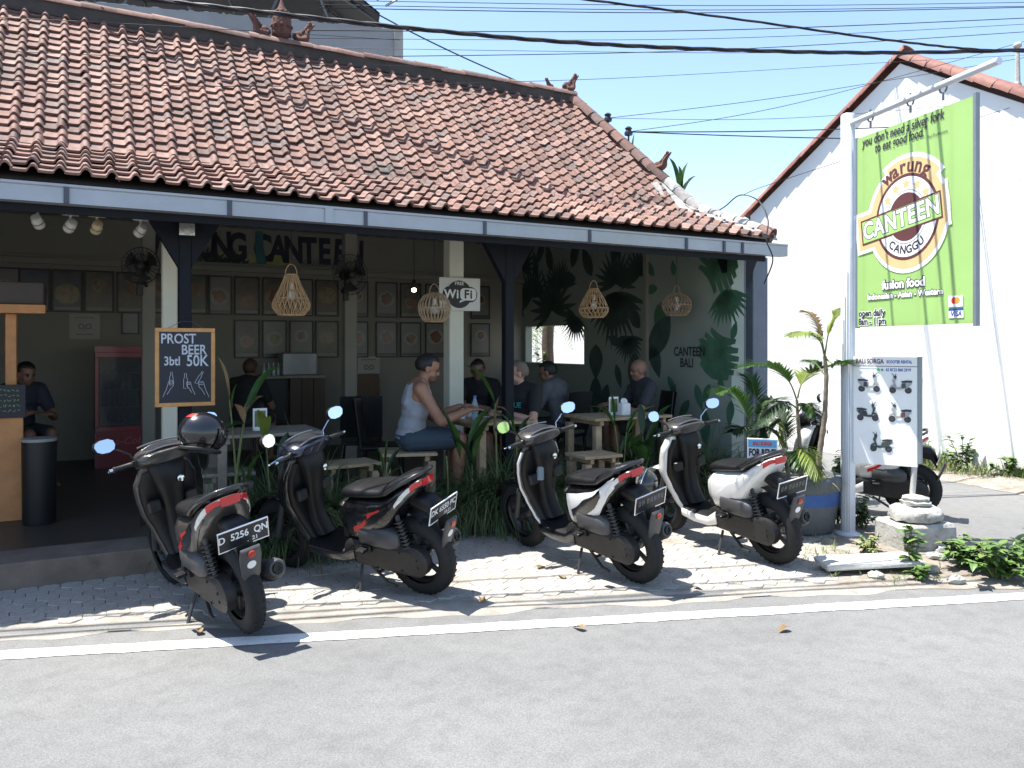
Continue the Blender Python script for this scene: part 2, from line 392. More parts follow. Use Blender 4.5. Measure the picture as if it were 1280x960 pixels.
# ceiling: sloping at the eave, flat behind
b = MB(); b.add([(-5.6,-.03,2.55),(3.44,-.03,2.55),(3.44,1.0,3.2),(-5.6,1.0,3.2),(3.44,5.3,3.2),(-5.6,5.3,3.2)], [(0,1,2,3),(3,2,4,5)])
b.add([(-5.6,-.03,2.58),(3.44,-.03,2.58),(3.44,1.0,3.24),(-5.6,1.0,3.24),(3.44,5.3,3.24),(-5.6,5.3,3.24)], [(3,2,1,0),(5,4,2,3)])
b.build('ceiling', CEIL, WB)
for n_, z_, w_, h_ in ((.12,2.56,.07,.07), (.62,2.85,.05,.06), (1.08,3.1,.08,.09), (2.9,3.08,.10,.12)):
    b = MB(); b.rbox(-5.58,3.22,n_,n_+w_,z_,z_+h_,.006); b.build('ceiling_beam', CEIL, WB)
b = MB(); b.rbox(-5.58,3.29,5.12,5.198,2.60,2.68,.01); b.rbox(-5.58,3.29,5.16,5.197,2.68,2.72,.006); b.build('wall_ledge', CREAM, WB)
# columns
def column(name, u, n, w, m, z1=3.2):
    s, _ = pn(u, 400, n); b = MB(); b.rbox(s-w/2, s+w/2, n, n+w, FL, z1, .008); b.build(name, m, WB); return s
PALECOL = mat('pale_column_paint', (.70,.69,.58), .7, var=.08, scale=3, bump=.15, bscale=30)
sA = column('column', 212.5, 1.5, .125, PALECOL); sB = column('column', 571, 1.5, .165, PALECOL)
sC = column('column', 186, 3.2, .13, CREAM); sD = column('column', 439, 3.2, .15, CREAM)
# dark eave posts with splayed brackets
for u in (231, 635, 922):
    s, _ = pn(u, 450, .48); z1 = 2.62; post = MB()
    w = .045 if u < 900 else .09
    post.rbox(s-w, s+w, .44, .53, FL, z1, .006)
    po = post.build('post', DARKM if u < 900 else mat('bluegrey_board', (.07,.085,.12), .5, var=.2, scale=3, bump=.1), WB)
    b = MB(); M = XZ(s, .44, 0)
    b.prism([(-w-.002,2.20),(-w-.002,2.58),(-.27,2.58)][::-1], -.085, -.005, M); b.prism([(w+.002,2.20),(.27,2.58),(w+.002,2.58)][::-1], -.085, -.005, M)
    b.build('bracket', DARKM, po)
s, _ = pn(947, 450, .48)
b = MB(); b.rbox(s-.10, s+.13, .45, .60, 0, 2.6, .006); b.build('end_pillar', mat('bluegrey_board2', (.10,.125,.17), .5, var=.2, scale=3, bump=.1), WB)
# ------------------------------------------------------------------ gutter
GZ = 2.535; GN = -.16
GUT = mat('gutter_metal', (.33,.35,.38), .42, .35, var=.12, scale=2.5, bump=.05, dirt=((.28,.30,.33), .6, 1.6))
b = MB()
prof = [(GN,GZ+.118),(GN-.012,GZ+.118),(GN-.012,GZ+.112),(GN-.002,GZ+.108),(GN-.002,GZ+.004),(GN+.095,GZ+.004),(GN+.095,GZ+.11),(GN+.10,GZ+.11),(GN+.10,GZ-.001),(GN-.008,GZ-.001),(GN-.008,GZ+.10),(GN-.018,GZ+.108),(GN-.018,GZ+.124),(GN,GZ+.124)]
b.loft([[(-5.7,y,z) for y,z in prof],[(3.50,y,z) for y,z in prof]]); gut = b.build('gutter', GUT, WB)
b = MB(); b.box(-5.7,3.3,GN+.105,GN+.13,GZ-.055,GZ+.06); b.build('fascia_board', DARKM, WB)
for u, w in ((83,.016),(287,.016),(411,.03),(457,.013),(606,.013),(737,.013),(858,.013),(905,.013),(928,.013)):
    s, _ = pn(u, 280, GN-.01); b = MB(); b.box(s-w, s+w, GN-.022, GN-.0085, GZ-.004, GZ+.107)
    b.build('gutter_joint', mat('joint_strap', (.055,.062,.08), .5, var=.2) if w < .02 else GUT, gut)
# ------------------------------------------------------------------ roof
E_n, E_z = -.15, 2.70; K_n, K_z = .59, 3.045; T_n, T_z = 2.0, 4.53
HS0, HS1 = 3.30, 2.21
def hip_s(n): return HS0 + (HS1-HS0)*(n-E_n)/(T_n-E_n)
def roof_z(n): return E_z + (K_z-E_z)*(n-E_n)/(K_n-E_n) if n < K_n else K_z + (T_z-K_z)*(n-K_n)/(T_n-K_n)
DECK = mat('roof_deck', (.05,.04,.035), .9, var=.2)
b = MB(); L0 = -5.9
kd = -.03
V = [(L0,E_n,E_z+kd),(hip_s(E_n),E_n,E_z+kd),(L0,K_n,K_z+kd),(hip_s(K_n),K_n,K_z+kd),(L0,T_n,T_z+kd),(hip_s(T_n),T_n,T_z+kd),(L0,5.6,3.28),(3.3,5.6,3.28)]
b.add(V, [(0,1,3,2),(2,3,5,4),(4,5,7,6),(1,7,5,3)]); b.add([(L0,E_n,E_z+kd),(L0,K_n,K_z+kd),(L0,T_n,T_z+kd),(L0,5.6,3.28)], [(0,1,2,3)])
roof = b.build('roof', DECK, WB)
TW = .152
def tile_mesh():
    xs = [0,.15,.35,.56,.62,.67,.74,.82,.90,.97,1.02,1.06]; zs = [.004,.001,0,.001,.008,.024,.038,.043,.038,.024,.008,.002]
    L = .205; th = .017; b = MB(); n = len(xs)
    def rows(y, up): return [(x*TW, y, z+up) for x, z in zip(xs, zs)]
    f, k, fb = rows(0,.029), rows(L,-.006), rows(0,.029-th)
    b.add(f+k, [(i,i+1,n+i+1,n+i) for i in range(n-1)])
    b.add(f+fb, [(i,n+i,n+i+1,i+1) for i in range(n-1)])
    b.add(fb+rows(L*.35,.017-th), [(i,n+i,n+i+1,i+1) for i in range(n-1)])
    return b
tb = tile_mesh(); tme = tb.me('roof_tile', TILE, smooth=50)
rows = []
lenL = math.hypot(K_n-E_n, K_z-E_z); lenU = math.hypot(T_n-K_n, T_z-K_z)
nl, nu = 6, 19
for i in range(nl): f = i/nl; rows.append((E_n-.03+(K_n-E_n)*f, E_z+(K_z-E_z)*f, math.atan2(K_z-E_z, K_n-E_n)))
for i in range(nu): f = i/nu; rows.append((K_n+(T_n-K_n)*f, K_z+(T_z-K_z)*f, math.atan2(T_z-K_z, T_n-K_n)))
random.seed(21); tl = []
for ri, (n_, z_, p_) in enumerate(rows):
    for c in range(62):
        s = -5.85 + c*TW
        if s + TW*.5 > hip_s(n_): continue
        w = B(s+.07, n_+.08, z_+.05); u = 640+1000*w.x/w.y; v = 432-1000*(w.z-CH)/w.y
        inside = -20 < u < 1300 and v > -20
        tl.append((0 if inside else 1, w.length, s, n_, z_, p_))
tl.sort(key=lambda q: q[:2]); rest = MB()
for i, (o_, d_, s, n_, z_, p_) in enumerate(tl):
    sx, dz, ry, rz = random.gauss(0,.003), random.gauss(0,.0025)+.006*math.sin(s*1.3+n_*2), random.gauss(0,.012), random.gauss(0,.014)
    px = p_ + random.gauss(0,.014)
    if i < 300: link('roof_tile', tme, roof, (s+sx, n_, z_+dz), (px, ry, rz))
    else: rest.add(tb.v, tb.f, Matrix.Translation((s+sx, n_, z_+dz)) @ Euler((px,ry,rz)).to_matrix().to_4x4())
tag(rest.build('roof_tiles_beyond', TILE, roof, smooth=50), kind='stuff')
# hip covered by half-round tiles, the lower run bedded in grey mortar
def halfround(r0, r1, L, seg=7):
    b = MB(); o = []
    for y, r in ((0,r0),(L,r1)):
        o.append([(r*math.cos(math.pi*k/seg), y, r*.8*math.sin(math.pi*k/seg)) for k in range(seg+1)] + [(r*.86*math.cos(math.pi*k/seg), y, r*.66*math.sin(math.pi*k/seg)) for k in range(seg,-1,-1)])
    b.loft(o); return b
hm = halfround(.108,.090,.26); hme = hm.me('hip_tile', TILE, smooth=50)
HIPG = island_mat('mortared_hip', [(.36,.35,.33),(.44,.43,.41),(.30,.285,.27)], .9, ((.17,.155,.14), .6), 20, 3)
hmg = hm.me('hip_tile', HIPG, smooth=50)
a0 = Vector((hip_s(E_n)+.03, E_n-.06, roof_z(E_n)+.02)); hn = 18
random.seed(5)
for i in range(hn):
    f0, f1 = i/hn, (i+1)/hn
    n0_, n1_ = E_n+(T_n-E_n)*f0, E_n+(T_n-E_n)*f1
    p0 = Vector((hip_s(n0_), n0_, roof_z(n0_)+.035)); p1 = Vector((hip_s(n1_), n1_, roof_z(n1_)+.035)); d = (p1-p0).normalized()
    rot = d.to_track_quat('Y','Z').to_euler()
    o = link('hip_tile', hme if (i > 8 or i == 0) else hmg, roof, p0, (rot.x+.04, rot.y+random.gauss(0,.03), rot.z+random.gauss(0,.03)))
    k = p1.z-p0.z; o.scale = (1, max(1,(p1-p0).length/.2), 1)
b = MB(); b.tube([(hip_s(n_)-.01, n_, roof_z(n_)+.012) for n_ in [E_n+(T_n-E_n)*k/20 for k in range(21)]], .062, 8); b.build('hip_bedding', mat('hip_bed', (.10,.065,.052), .9, var=.3, bump=.4), roof, smooth=60)
# mortar bank along the lower hip
b = MB(); random.seed(9); rr = []
for i in range(15):
    n_ = E_n + .02 + (T_n-E_n)*.47*i/14; c = Vector((hip_s(n_)-.15, n_, roof_z(n_)+.012)); w = .21*(1-.55*i/14)
    rr.append([c+Vector((dx_*w+random.gauss(0,.012), 0, h_*.05+random.gauss(0,.006))) for dx_, h_ in ((-1.1,-.2),(-.8,.7),(-.3,1.1),(.3,1.3),(1,1.2),(1.2,-.5))])
b.loft(rr); b.build('hip_mortar', HIPG, roof, smooth=60)
# ridge: dark mortar band with caps
RB_ = mat('ridge_mortar', (.055,.047,.043), .9, var=.35, scale=5, bump=.6, bscale=25)
b = MB(); b.rbox(L0, HS1+.02, T_n-.07, T_n+.07, T_z-.03, T_z+.105, .012); b.build('ridge_band', RB_, roof)
rm = halfround(.095,.085,.33); rme = rm.me('ridge_tile', TILE, smooth=50)
random.seed(12); x = HS1
while x > L0+.3:
    link('ridge_tile', rme, roof, (x-.30, T_n, T_z+.085+random.gauss(0,.004)), (random.gauss(0,.02), random.gauss(0,.02), R(-90)+random.gauss(0,.02)))
    x -= .29
# carved terracotta finials
FIN = mat('carved_terracotta', (.10,.045,.035), .9, var=.5, scale=14, bump=1.0, bscale=50, dirt=((.22,.12,.09), .62, 18))
def curl_mesh():
    b = MB(); pts = []; rs = []
    for i in range(12):
        f = i/11; pts.append((.20*f + .03*math.sin(f*6), 0, .02 + .19*f**2.0)); rs.append(.055*(1-f)**.6+.012)
    b.tube(pts, rs, 7, flat=.8)
    for i in range(9):
        f = .1+.8*i/8; b.ell((.20*f-.035, 0, .05+.19*f**2), (.022,.03,.028), 6, 5)
    b.ell((.03,0,.05),(.06,.05,.06),8,6)
    return b
def crown_mesh():
    b = MB(); b.lathe([(.05,0),(.09,.04),(.10,.12),(.095,.2),(.06,.28),(.03,.33),(.008,.40)], 9)
    for k in range(9):
        for j in range(4): a = 2*math.pi*(k+j*.5)/9; b.ell((.092*math.cos(a)*(1-.15*abs(j-1)), .092*math.sin(a)*(1-.15*abs(j-1)), .05+.07*j), .024, 5, 4)
    return b
cme = curl_mesh().me('ridge_finial', FIN, 60); kme = crown_mesh().me('ridge_finial', FIN, 60)
zt = T_z+.15
sf = pn(352, 40, T_n)[0]
link('ridge_finial', kme, roof, (sf, T_n, zt)); link('ridge_finial', cme, roof, (sf+.14, T_n, zt)); link('ridge_finial', cme, roof, (sf-.14, T_n, zt), (0,0,math.pi))
sf = pn(707, 105, T_n)[0]
link('ridge_finial', cme, roof, (HS1-.10, T_n, zt-.01)); o = link('ridge_finial', cme, roof, (HS1-.28, T_n, zt-.02), (0,0,math.pi)); o.scale = (.5,.7,.55)
nh = T_n - .98
o = link('ridge_finial', cme, roof, (hip_s(nh), nh, roof_z(nh)+.09), (0,0,R(-60))); o.scale = (.95,.9,.85)
# service insulators on the hip
for nn, k in ((T_n-.42,.0),(T_n-.66,.05)):
    b = MB(); b.tube([(0,0,0),(0,0,.10+k)], .012, 6); b.lathe([(.01,.08+k),(.045,.09+k),(.05,.12+k),(.03,.15+k),(.045,.17+k),(.02,.19+k)], 10)
    b.build('service_insulator', mat('dark_porcelain', (.02,.022,.03), .3, var=.2), roof, smooth=50, loc=(hip_s(nn)+.02, nn, roof_z(nn)+.06))
# ================================================================== painted lettering and leaves on the walls
PAINT = mat('mural_letter_paint', (.022,.022,.036), .7, var=.3, scale=5, bump=0)
GPAINT = mat('mural_green_paint', (.035,.085,.055), .7, var=.4, scale=4, bump=0)
DGREEN = mat('mural_dark_green', (.05,.082,.072), .7, var=.35, scale=4, bump=0)
MGREEN = mat('mural_mid_green', (.06,.15,.09), .7, var=.35, scale=5, bump=0)
YPAINT = mat('mural_yellow_paint', (.34,.34,.12), .8, var=.3, scale=4, bump=0)
b = MB(); random.seed(2)
for i, ch in enumerate('WARUNG CANTEEN'):
    if ch == ' ': continue
    u = 201 + (i if i < 6 else i-.35)*19.2
    s, z = pn(u, 307 + .02*(u-200), 5.19)
    add_text(b, ch, XZ(s, 5.194, 2.93, random.uniform(-5,5)), .50, bold=.02, xs=.70)
b.build('lettering', PAINT, wall_back)
b = MB(); random.seed(6)
for k in range(46):
    s = pn(random.uniform(238, 312), 330, 5.19)[0]; a = random.uniform(-60,60); l = random.uniform(.10,.26)
    M = XZ(s, 5.195, 2.70, a); b.add([(-.012,0,0),(.012,0,0),(.02,l*.5,0),(0,l,0),(-.02,l*.5,0)], [(0,1,2,3,4)], M)
for k in range(30):
    s0_ = pn(375+k*2.3, 330, 5.19)[0]; b.add([(0,0,0),(.02,0,0),(.11,.10*(1 if k%2 else -1),0)], [(0,1,2)], XZ(s0_, 5.195, 2.76))
b.build('painted_grass', GPAINT, wall_back)
b = MB(); s = pn(324, 310, 5.19)[0]
b.add([(-.05,.45,0),(.05,.45,0),(.055,.25,0),(.10,0,0),(-.03,0,0),(-.06,.25,0)], [(0,1,2,3,4,5)], XZ(s, 5.1925, 2.73)); b.build('painted_trunk', mat('mural_teal', (.04,.13,.14), .7, var=.3), wall_back)
b = MB()
for u in (268, 300, 345):
    s = pn(u, 330, 5.19)[0]; b.add([(*p,0) for p in disc(.16, 14, 0,0,1.3,.5)], [tuple(range(14))], XZ(s, 5.1965, 2.79))
b.build('painted_patch', YPAINT, wall_back)
# leaves on the right wall: local x runs along -n so that text reads from inside the room
def SW(n, z, roll=0, s=3.30, off=.003): return Matrix.Translation((s-off, n, z)) @ Matrix.Rotation(R(-90),4,'Z') @ Matrix.Rotation(R(90),4,'X') @ Matrix.Rotation(R(roll),4,'Z')
def leaf(b, l, w, M, n=10, curl=.0):
    L_ = [(-w*math.sin(math.pi*(i/n)**.8)*.5, l*i/n) for i in range(n+1)]; Rr = [(w*math.sin(math.pi*(i/n)**.8)*.5, l*i/n) for i in range(n-1,0,-1)]
    q = L_+Rr; b.add([(x+curl*(y/l)**2*l, y, 0) for x, y in q], [tuple(range(len(q)))], M)
def monstera(b, l, M):
    for sd_ in (-1,1):
        for k in range(6):
            f = k/6; y0 = l*(.08+.80*f); wd = l*.52*math.sin(math.pi*(.22+.62*f)); h = l*.115
            b.add([(0,y0,0),(sd_*wd*.5,y0+h*.1-.03*l,0),(sd_*wd,y0-.10*l+h*.3,0),(sd_*wd*1.02,y0-.08*l+h*.9,0),(sd_*wd*.55,y0+h*.95,0),(0,y0+h*1.3,0)], [(0,1,2,3,4,5)], M)
def fan(b, l, M, n=13, spread=150):
    for k in range(n):
        a = -spread/2 + spread*k/(n-1); leaf(b, l*random.uniform(.8,1), l*.13, M @ Matrix.Rotation(R(a),4,'Z'), 5)
random.seed(31)
b = MB(); b2 = MB(); sw = 3.24
def loc(u, v, s): return ps(u, v, s)
for (u, v, l, roll) in ((882,352,.62,-50),(905,415,.62,160),(838,398,.35,80)):
    n, z = loc(u, v, sw); monstera(b, l, SW(n, z, roll, sw))
n, z = loc(906, 362, sw); fan(b, .48, SW(n, z, 195, sw, .005), 13, 120)
for (u,v,l,w,roll) in ((818,345,.30,.12,40),(822,360,.26,.12,95),(843,345,.20,.10,10),(893,440,.30,.12,60),(905,455,.24,.10,110),(900,470,.24,.10,190),(888,480,.26,.11,150),(870,480,.32,.13,200),(845,480,.30,.11,150),(835,470,.26,.10,215),(880,510,.45,.18,185),(862,500,.30,.12,140),(915,425,.22,.10,-20),(915,500,.3,.12,170),(858,520,.3,.1,160)):
    n, z = loc(u, v, sw); leaf(b, l, w, SW(n, z, roll, sw, .004))
b.build('painted_leaves', MGREEN, wall_right)
random.seed(33)
for (u,v,l,w,roll) in ((838,395,.75,.34,140),(795,440,.5,.26,170),(815,430,.45,.22,200)):
    s_ = sw if u > 808 else 3.30
    n, z = loc(u, v, s_); leaf(b2, l, w, SW(n, z, roll, s_, .0035))
for (u,v,l,roll,sp) in ((665,372,.6,20,200),(650,335,.6,-20,180),(800,345,.5,10,200),(720,395,.45,150,170),(690,388,.75,10,220),(768,365,.8,185,140),(770,355,.55,0,200),(785,420,.4,180,160),(700,360,.5,0,170)):
    n, z = loc(u, v, 3.30); fan(b2, l, SW(n, z, roll, 3.30, random.uniform(.002,.007)), 15, sp)
for (u,v,l,w,roll) in ((655,395,.5,.2,60),(670,330,.5,.18,-40),(785,350,.45,.2,60),(790,385,.45,.2,110),(735,385,.4,.16,-60),(800,410,.4,.2,40),(760,480,.45,.2,160),(785,480,.4,.16,200),(745,430,.5,.34,180),(745,470,.6,.30,180),(690,340,.5,.2,20),(715,335,.5,.22,-20),(740,345,.5,.22,30),(720,350,.5,.2,80),(775,430,.3,.14,70),(770,455,.35,.14,200),(672,350,.5,.16,15),(765,330,.5,.2,-30)):
    n, z = loc(u, v, 3.30); leaf(b2, l, w, SW(n, z, roll, 3.30, random.uniform(.002,.007)))
b2.build('painted_dark_leaves', DGREEN, wall_right)
b = MB()
for txt, u, v in (('CANTEEN', 862, 440), ('BALI', 859, 454)):
    n, z = loc(u, v, sw); add_text(b, txt, SW(n, z, 0, sw, .009), .15, bold=.003, xs=.8)
b.build('lettering', PAINT, wall_right)
# ================================================================== concrete shell with bare steel roof behind
sR, zR = pn(503, 37, 8.5); CR = R(13)
CB = thing('concrete_building', 'unfinished grey concrete storey with bare steel roof trusses behind the tiled roof', 'building', B(sR, 8.5), CR)
b = MB(); b.rbox(-14, 0, 0, .22, 0, zR, .01); b.rbox(-.22, 0, .225, 8, 0, zR-.02, .01); b.build('wall', mat('raw_concrete', (.25,.26,.275), .85, var=.2, scale=.8, bump=.4, bscale=14, dirt=((.17,.175,.185), .55, .7)), CB)
b = MB(); b.rbox(-.16, .012, -.03, -.002, 0, zR+.02, .008); b.build('corner_pier', CONC, CB)
random.seed(18); b = MB()
for k in range(60): x = random.uniform(-6,-.1); b.ell((x,.1,zR+.005), (random.uniform(.04,.14),.10,random.uniform(.015,.05)), 6, 5)
tag(b.build('broken_mortar_edge', PALEC, CB), kind='stuff')
TRS = mat('grey_steel', (.16,.17,.19), .5, .3, var=.3, scale=3); DSH = mat('dark_roof_sheet', (.014,.017,.026), .6, var=.2, scale=2)
b = MB(); zs_ = zR+.85
for o_ in (0, .04): b.add([(-14,-.4,zs_+o_+.2),(-1.5,-.4,zs_+o_),(-14,9,zs_+o_-.2),(-1.5,9,zs_+o_-.3),(-.45,-.3,zR+.12+o_),(-.45,9,zR+.1+o_)], [(0,1,3,2),(1,4,5,3)])
b.build('roof_sheet', DSH, CB)
for k in range(16):
    x = -1.3-k*.42; b = MB(); lean = .38 if k % 2 else -.38
    y = .12+.9*(k % 3); b.tube([(x, y, zR-.1), (x+lean, y, zs_-.02)], .026, 4); b.build('truss_strut', TRS, CB)
for k in range(6):
    b = MB(); b.tube([(-1.55, .1+k*1.1, zs_-.05), (-.40, .1+k*1.1, zR+.10)], .03, 4); b.build('rafter', TRS, CB)
for k in range(8):
    f = k/7; b = MB(); x = -1.5+1.15*f; z = zs_-.68*f; b.tube([(x,-.45,z+.07),(x+.22,-.40,z+.24)], .022, 4); b.build('purlin', TRS, CB)
# ================================================================== scooters (x forward, y left, origin = rear tyre contact)
WR = .275; WBASE = 1.26
def sect(x, w, zt, zb, p=2.6, n=18, crown=.5):
    """super-elliptic cross section at x; crown shifts the widest point up"""
    out = []; zc = zb + (zt-zb)*crown
    for k in range(n):
        a = 2*math.pi*k/n; c, s_ = math.cos(a), math.sin(a)
        yy = w*math.copysign(abs(c)**(2/p), c); h = (zt-zc) if s_ > 0 else (zc-zb)
        out.append(Vector((x, yy, zc + h*math.copysign(abs(s_)**(2/p), s_))))
    return out
def interp(secs, x):
    """secs sorted by x descending: smooth interpolation of parameters"""
    for i in range(len(secs)-1):
        a, b = secs[i], secs[i+1]
        if a[0] >= x >= b[0]:
            f = (a[0]-x)/(a[0]-b[0]) if a[0] != b[0] else 0
            f = f*f*(3-2*f)*.5 + f*.5
            return [x] + [a[k]+(b[k]-a[k])*f for k in range(1, len(a))]
    return list(secs[0] if x > secs[0][0] else secs[-1])
BODY = [(.56,.10,.62,.40),(.46,.145,.685,.345),(.34,.165,.70,.36),(.20,.172,.715,.43),(.04,.168,.74,.535),(-.12,.15,.775,.625),(-.26,.118,.805,.69),(-.36,.075,.815,.735),(-.40,.04,.805,.755)]
def body_pt(x, ang, off=0.0, secs=BODY, p=2.8, crown=.62):
    q = interp(secs, x); w, zt, zb = q[1]+off, q[2]+off, q[3]-off; zc = zb+(zt-zb)*crown
    c, s_ = math.cos(R(ang)), math.sin(R(ang))
    return Vector((x, w*math.copysign(abs(c)**(2/p), c), zc + ((zt-zc) if s_ > 0 else (zc-zb))*math.copysign(abs(s_)**(2/p), s_)))
def patch(b, x0, x1, lo, hi, off=.005, side=1, nx=10, na=6, tail=0):
    """curved plate lying on the rear body; lo / hi give the angle limits (deg) at fraction f along x"""
    def P(i, j, o):
        x = x0+(x1-x0)*i; a0, a1 = lo(i), hi(i); q = body_pt(x, a0+(a1-a0)*j, o); q.y *= side
        if tail: q.x -= tail*i
        return q
    b.grid(lambda i, j: P(i, j, off), nx, na)
    edge = [(i/nx, 0) for i in range(nx+1)] + [(1, j/na) for j in range(1, na+1)] + [(i/nx, 1) for i in range(nx-1, -1, -1)] + [(0, j/na) for j in range(na-1, 0, -1)]
    o_ = [P(i,j,off) for i,j in edge]; i_ = [P(i,j,off-.012) for i,j in edge]; n = len(edge)
    b.add(o_+i_, [(k, (k+1)%n, n+(k+1)%n, n+k) for k in range(n)])
def wheel(root, x, m_rim):
    T = Matrix.Translation((x,0,WR)) @ Matrix.Rotation(R(90),4,'X')
    b = MB(); w = .056; prof = []
    for k in range(15):
        a = R(-118+236*k/14); prof.append((WR-.064+.064*math.cos(a)*1.0, w*math.sin(a)))
    prof = [(max(r,.178), z) for r, z in prof]
    b.lathe(prof+[(.176,.02),(.176,-.02)], 40, T, cap=False)
    # tread blocks: shallow chevrons across the crown
    for k in range(36):
        a = 2*math.pi*k/36
        for sd_ in (-1,1):
            b.box(-.006,.006,.004 if sd_ > 0 else -.034,.034 if sd_ > 0 else -.004,-.004,.0004, T @ Matrix.Rotation(a,4,'Z') @ Matrix.Translation((WR-.0035,0,0)) @ Matrix.Rotation(R(90),4,'Y') @ Matrix.Rotation(R(90),4,'Z') @ Matrix.Rotation(R(25*sd_),4,'Z'))
    r = MB(); r.lathe([(.182,-.03),(.168,-.034),(.158,-.02),(.156,0),(.158,.02),(.168,.034),(.182,.03),(.182,-.03)], 36, T, cap=False)
    for k in range(5):
        for dlt in (-9,9):
            A = T @ Matrix.Rotation(R(72*k+dlt),4,'Z')
            r.rbox(.04,.162,-.009,.009,-.012,.012,.004, A @ Matrix.Rotation(R(-dlt*.7),4,'Z'))
    r.lathe([(.0,-.06),(.045,-.06),(.055,-.03),(.055,.03),(.045,.06),(0,.06)], 18, T)
    ro = r.build('wheel', m_rim, root, smooth=40); b.build('tyre', RUBBER, ro, smooth=45); return ro
def zsect(z, xc, hd, hw, n=20, p=2.4, nose=0.0):
    out = []
    for k in range(n):
        a = 2*math.pi*k/n; c, s_ = math.cos(a), math.sin(a)
        out.append(Vector((xc + (hd+(nose if c > 0 else 0))*math.copysign(abs(c)**(2/p), c), hw*math.copysign(abs(s_)**(2/p), s_), z)))
    return out
PAINTS = {}
def gloss(name, col): return mat(name, col, .22, 0, var=.06, scale=3, bump=0, coat=.6, rvar=.06, dirt=(tuple(c*.7+.05 for c in col), .68, 5))
MATBLK = mat('scooter_black_plastic', (.0075,.0075,.0085), .42, var=.2, scale=10, spec=.3, bump=.12, bscale=200, dirt=((.022,.020,.018), .64, 4))
ENG = mat('engine_casting', (.026,.026,.026), .5, .4, var=.3, scale=9, bump=.3, bscale=60, dirt=((.022,.018,.015), .5, 8))
GREYP = mat('grey_plastic', (.05,.05,.053), .5, var=.15, scale=9, bump=.1)
SEATV = mat('seat_vinyl', (.010,.010,.011), .36, var=.2, scale=14, spec=.35, bump=.25, bscale=160, dirt=((.028,.027,.025), .6, 5))
REDL = mat('red_lens', (.52,.015,.02), .12, var=.1, scale=30, bump=0, coat=.8)
CLEARL = mat('clear_lens', (.62,.60,.57), .15, var=.1, scale=30, bump=0, coat=.8)
AMBER = mat('amber_reflector', (.35,.03,.015), .2, var=.1, bump=0)
CHROME = mat('chrome', (.75,.76,.78), .12, 1.0, var=.05, bump=0, rvar=.05)
MIRR = mat('mirror_glass', (.86,.88,.9), .03, 1.0, var=.01, bump=0, rvar=0)
PLATE = mat('plate_black', (.012,.013,.018), .35, var=.2, bump=0)
PLW = mat('plate_white', (.72,.73,.74), .35, var=.05, bump=0)
def squeeze(o):
    for ch in o.children:
        if ch.name.split('.')[0] in ('rear_body','side_panel','turn_signal','tail_light','seat','grab_rail','rear_fender','mud_flap','license_plate','muffler'):
            for q in [ch]+list(ch.children):
                k = {'muffler': .72, 'mud_flap': .66, 'license_plate': .60, 'rear_fender': .60}.get(ch.name.split('.')[0], .52)
                for v in q.data.vertices:
                    if v.co.x < .12:
                        d = .12-v.co.x; v.co.x = .12-d*k
                        if k < .7: v.co.z += .06*d
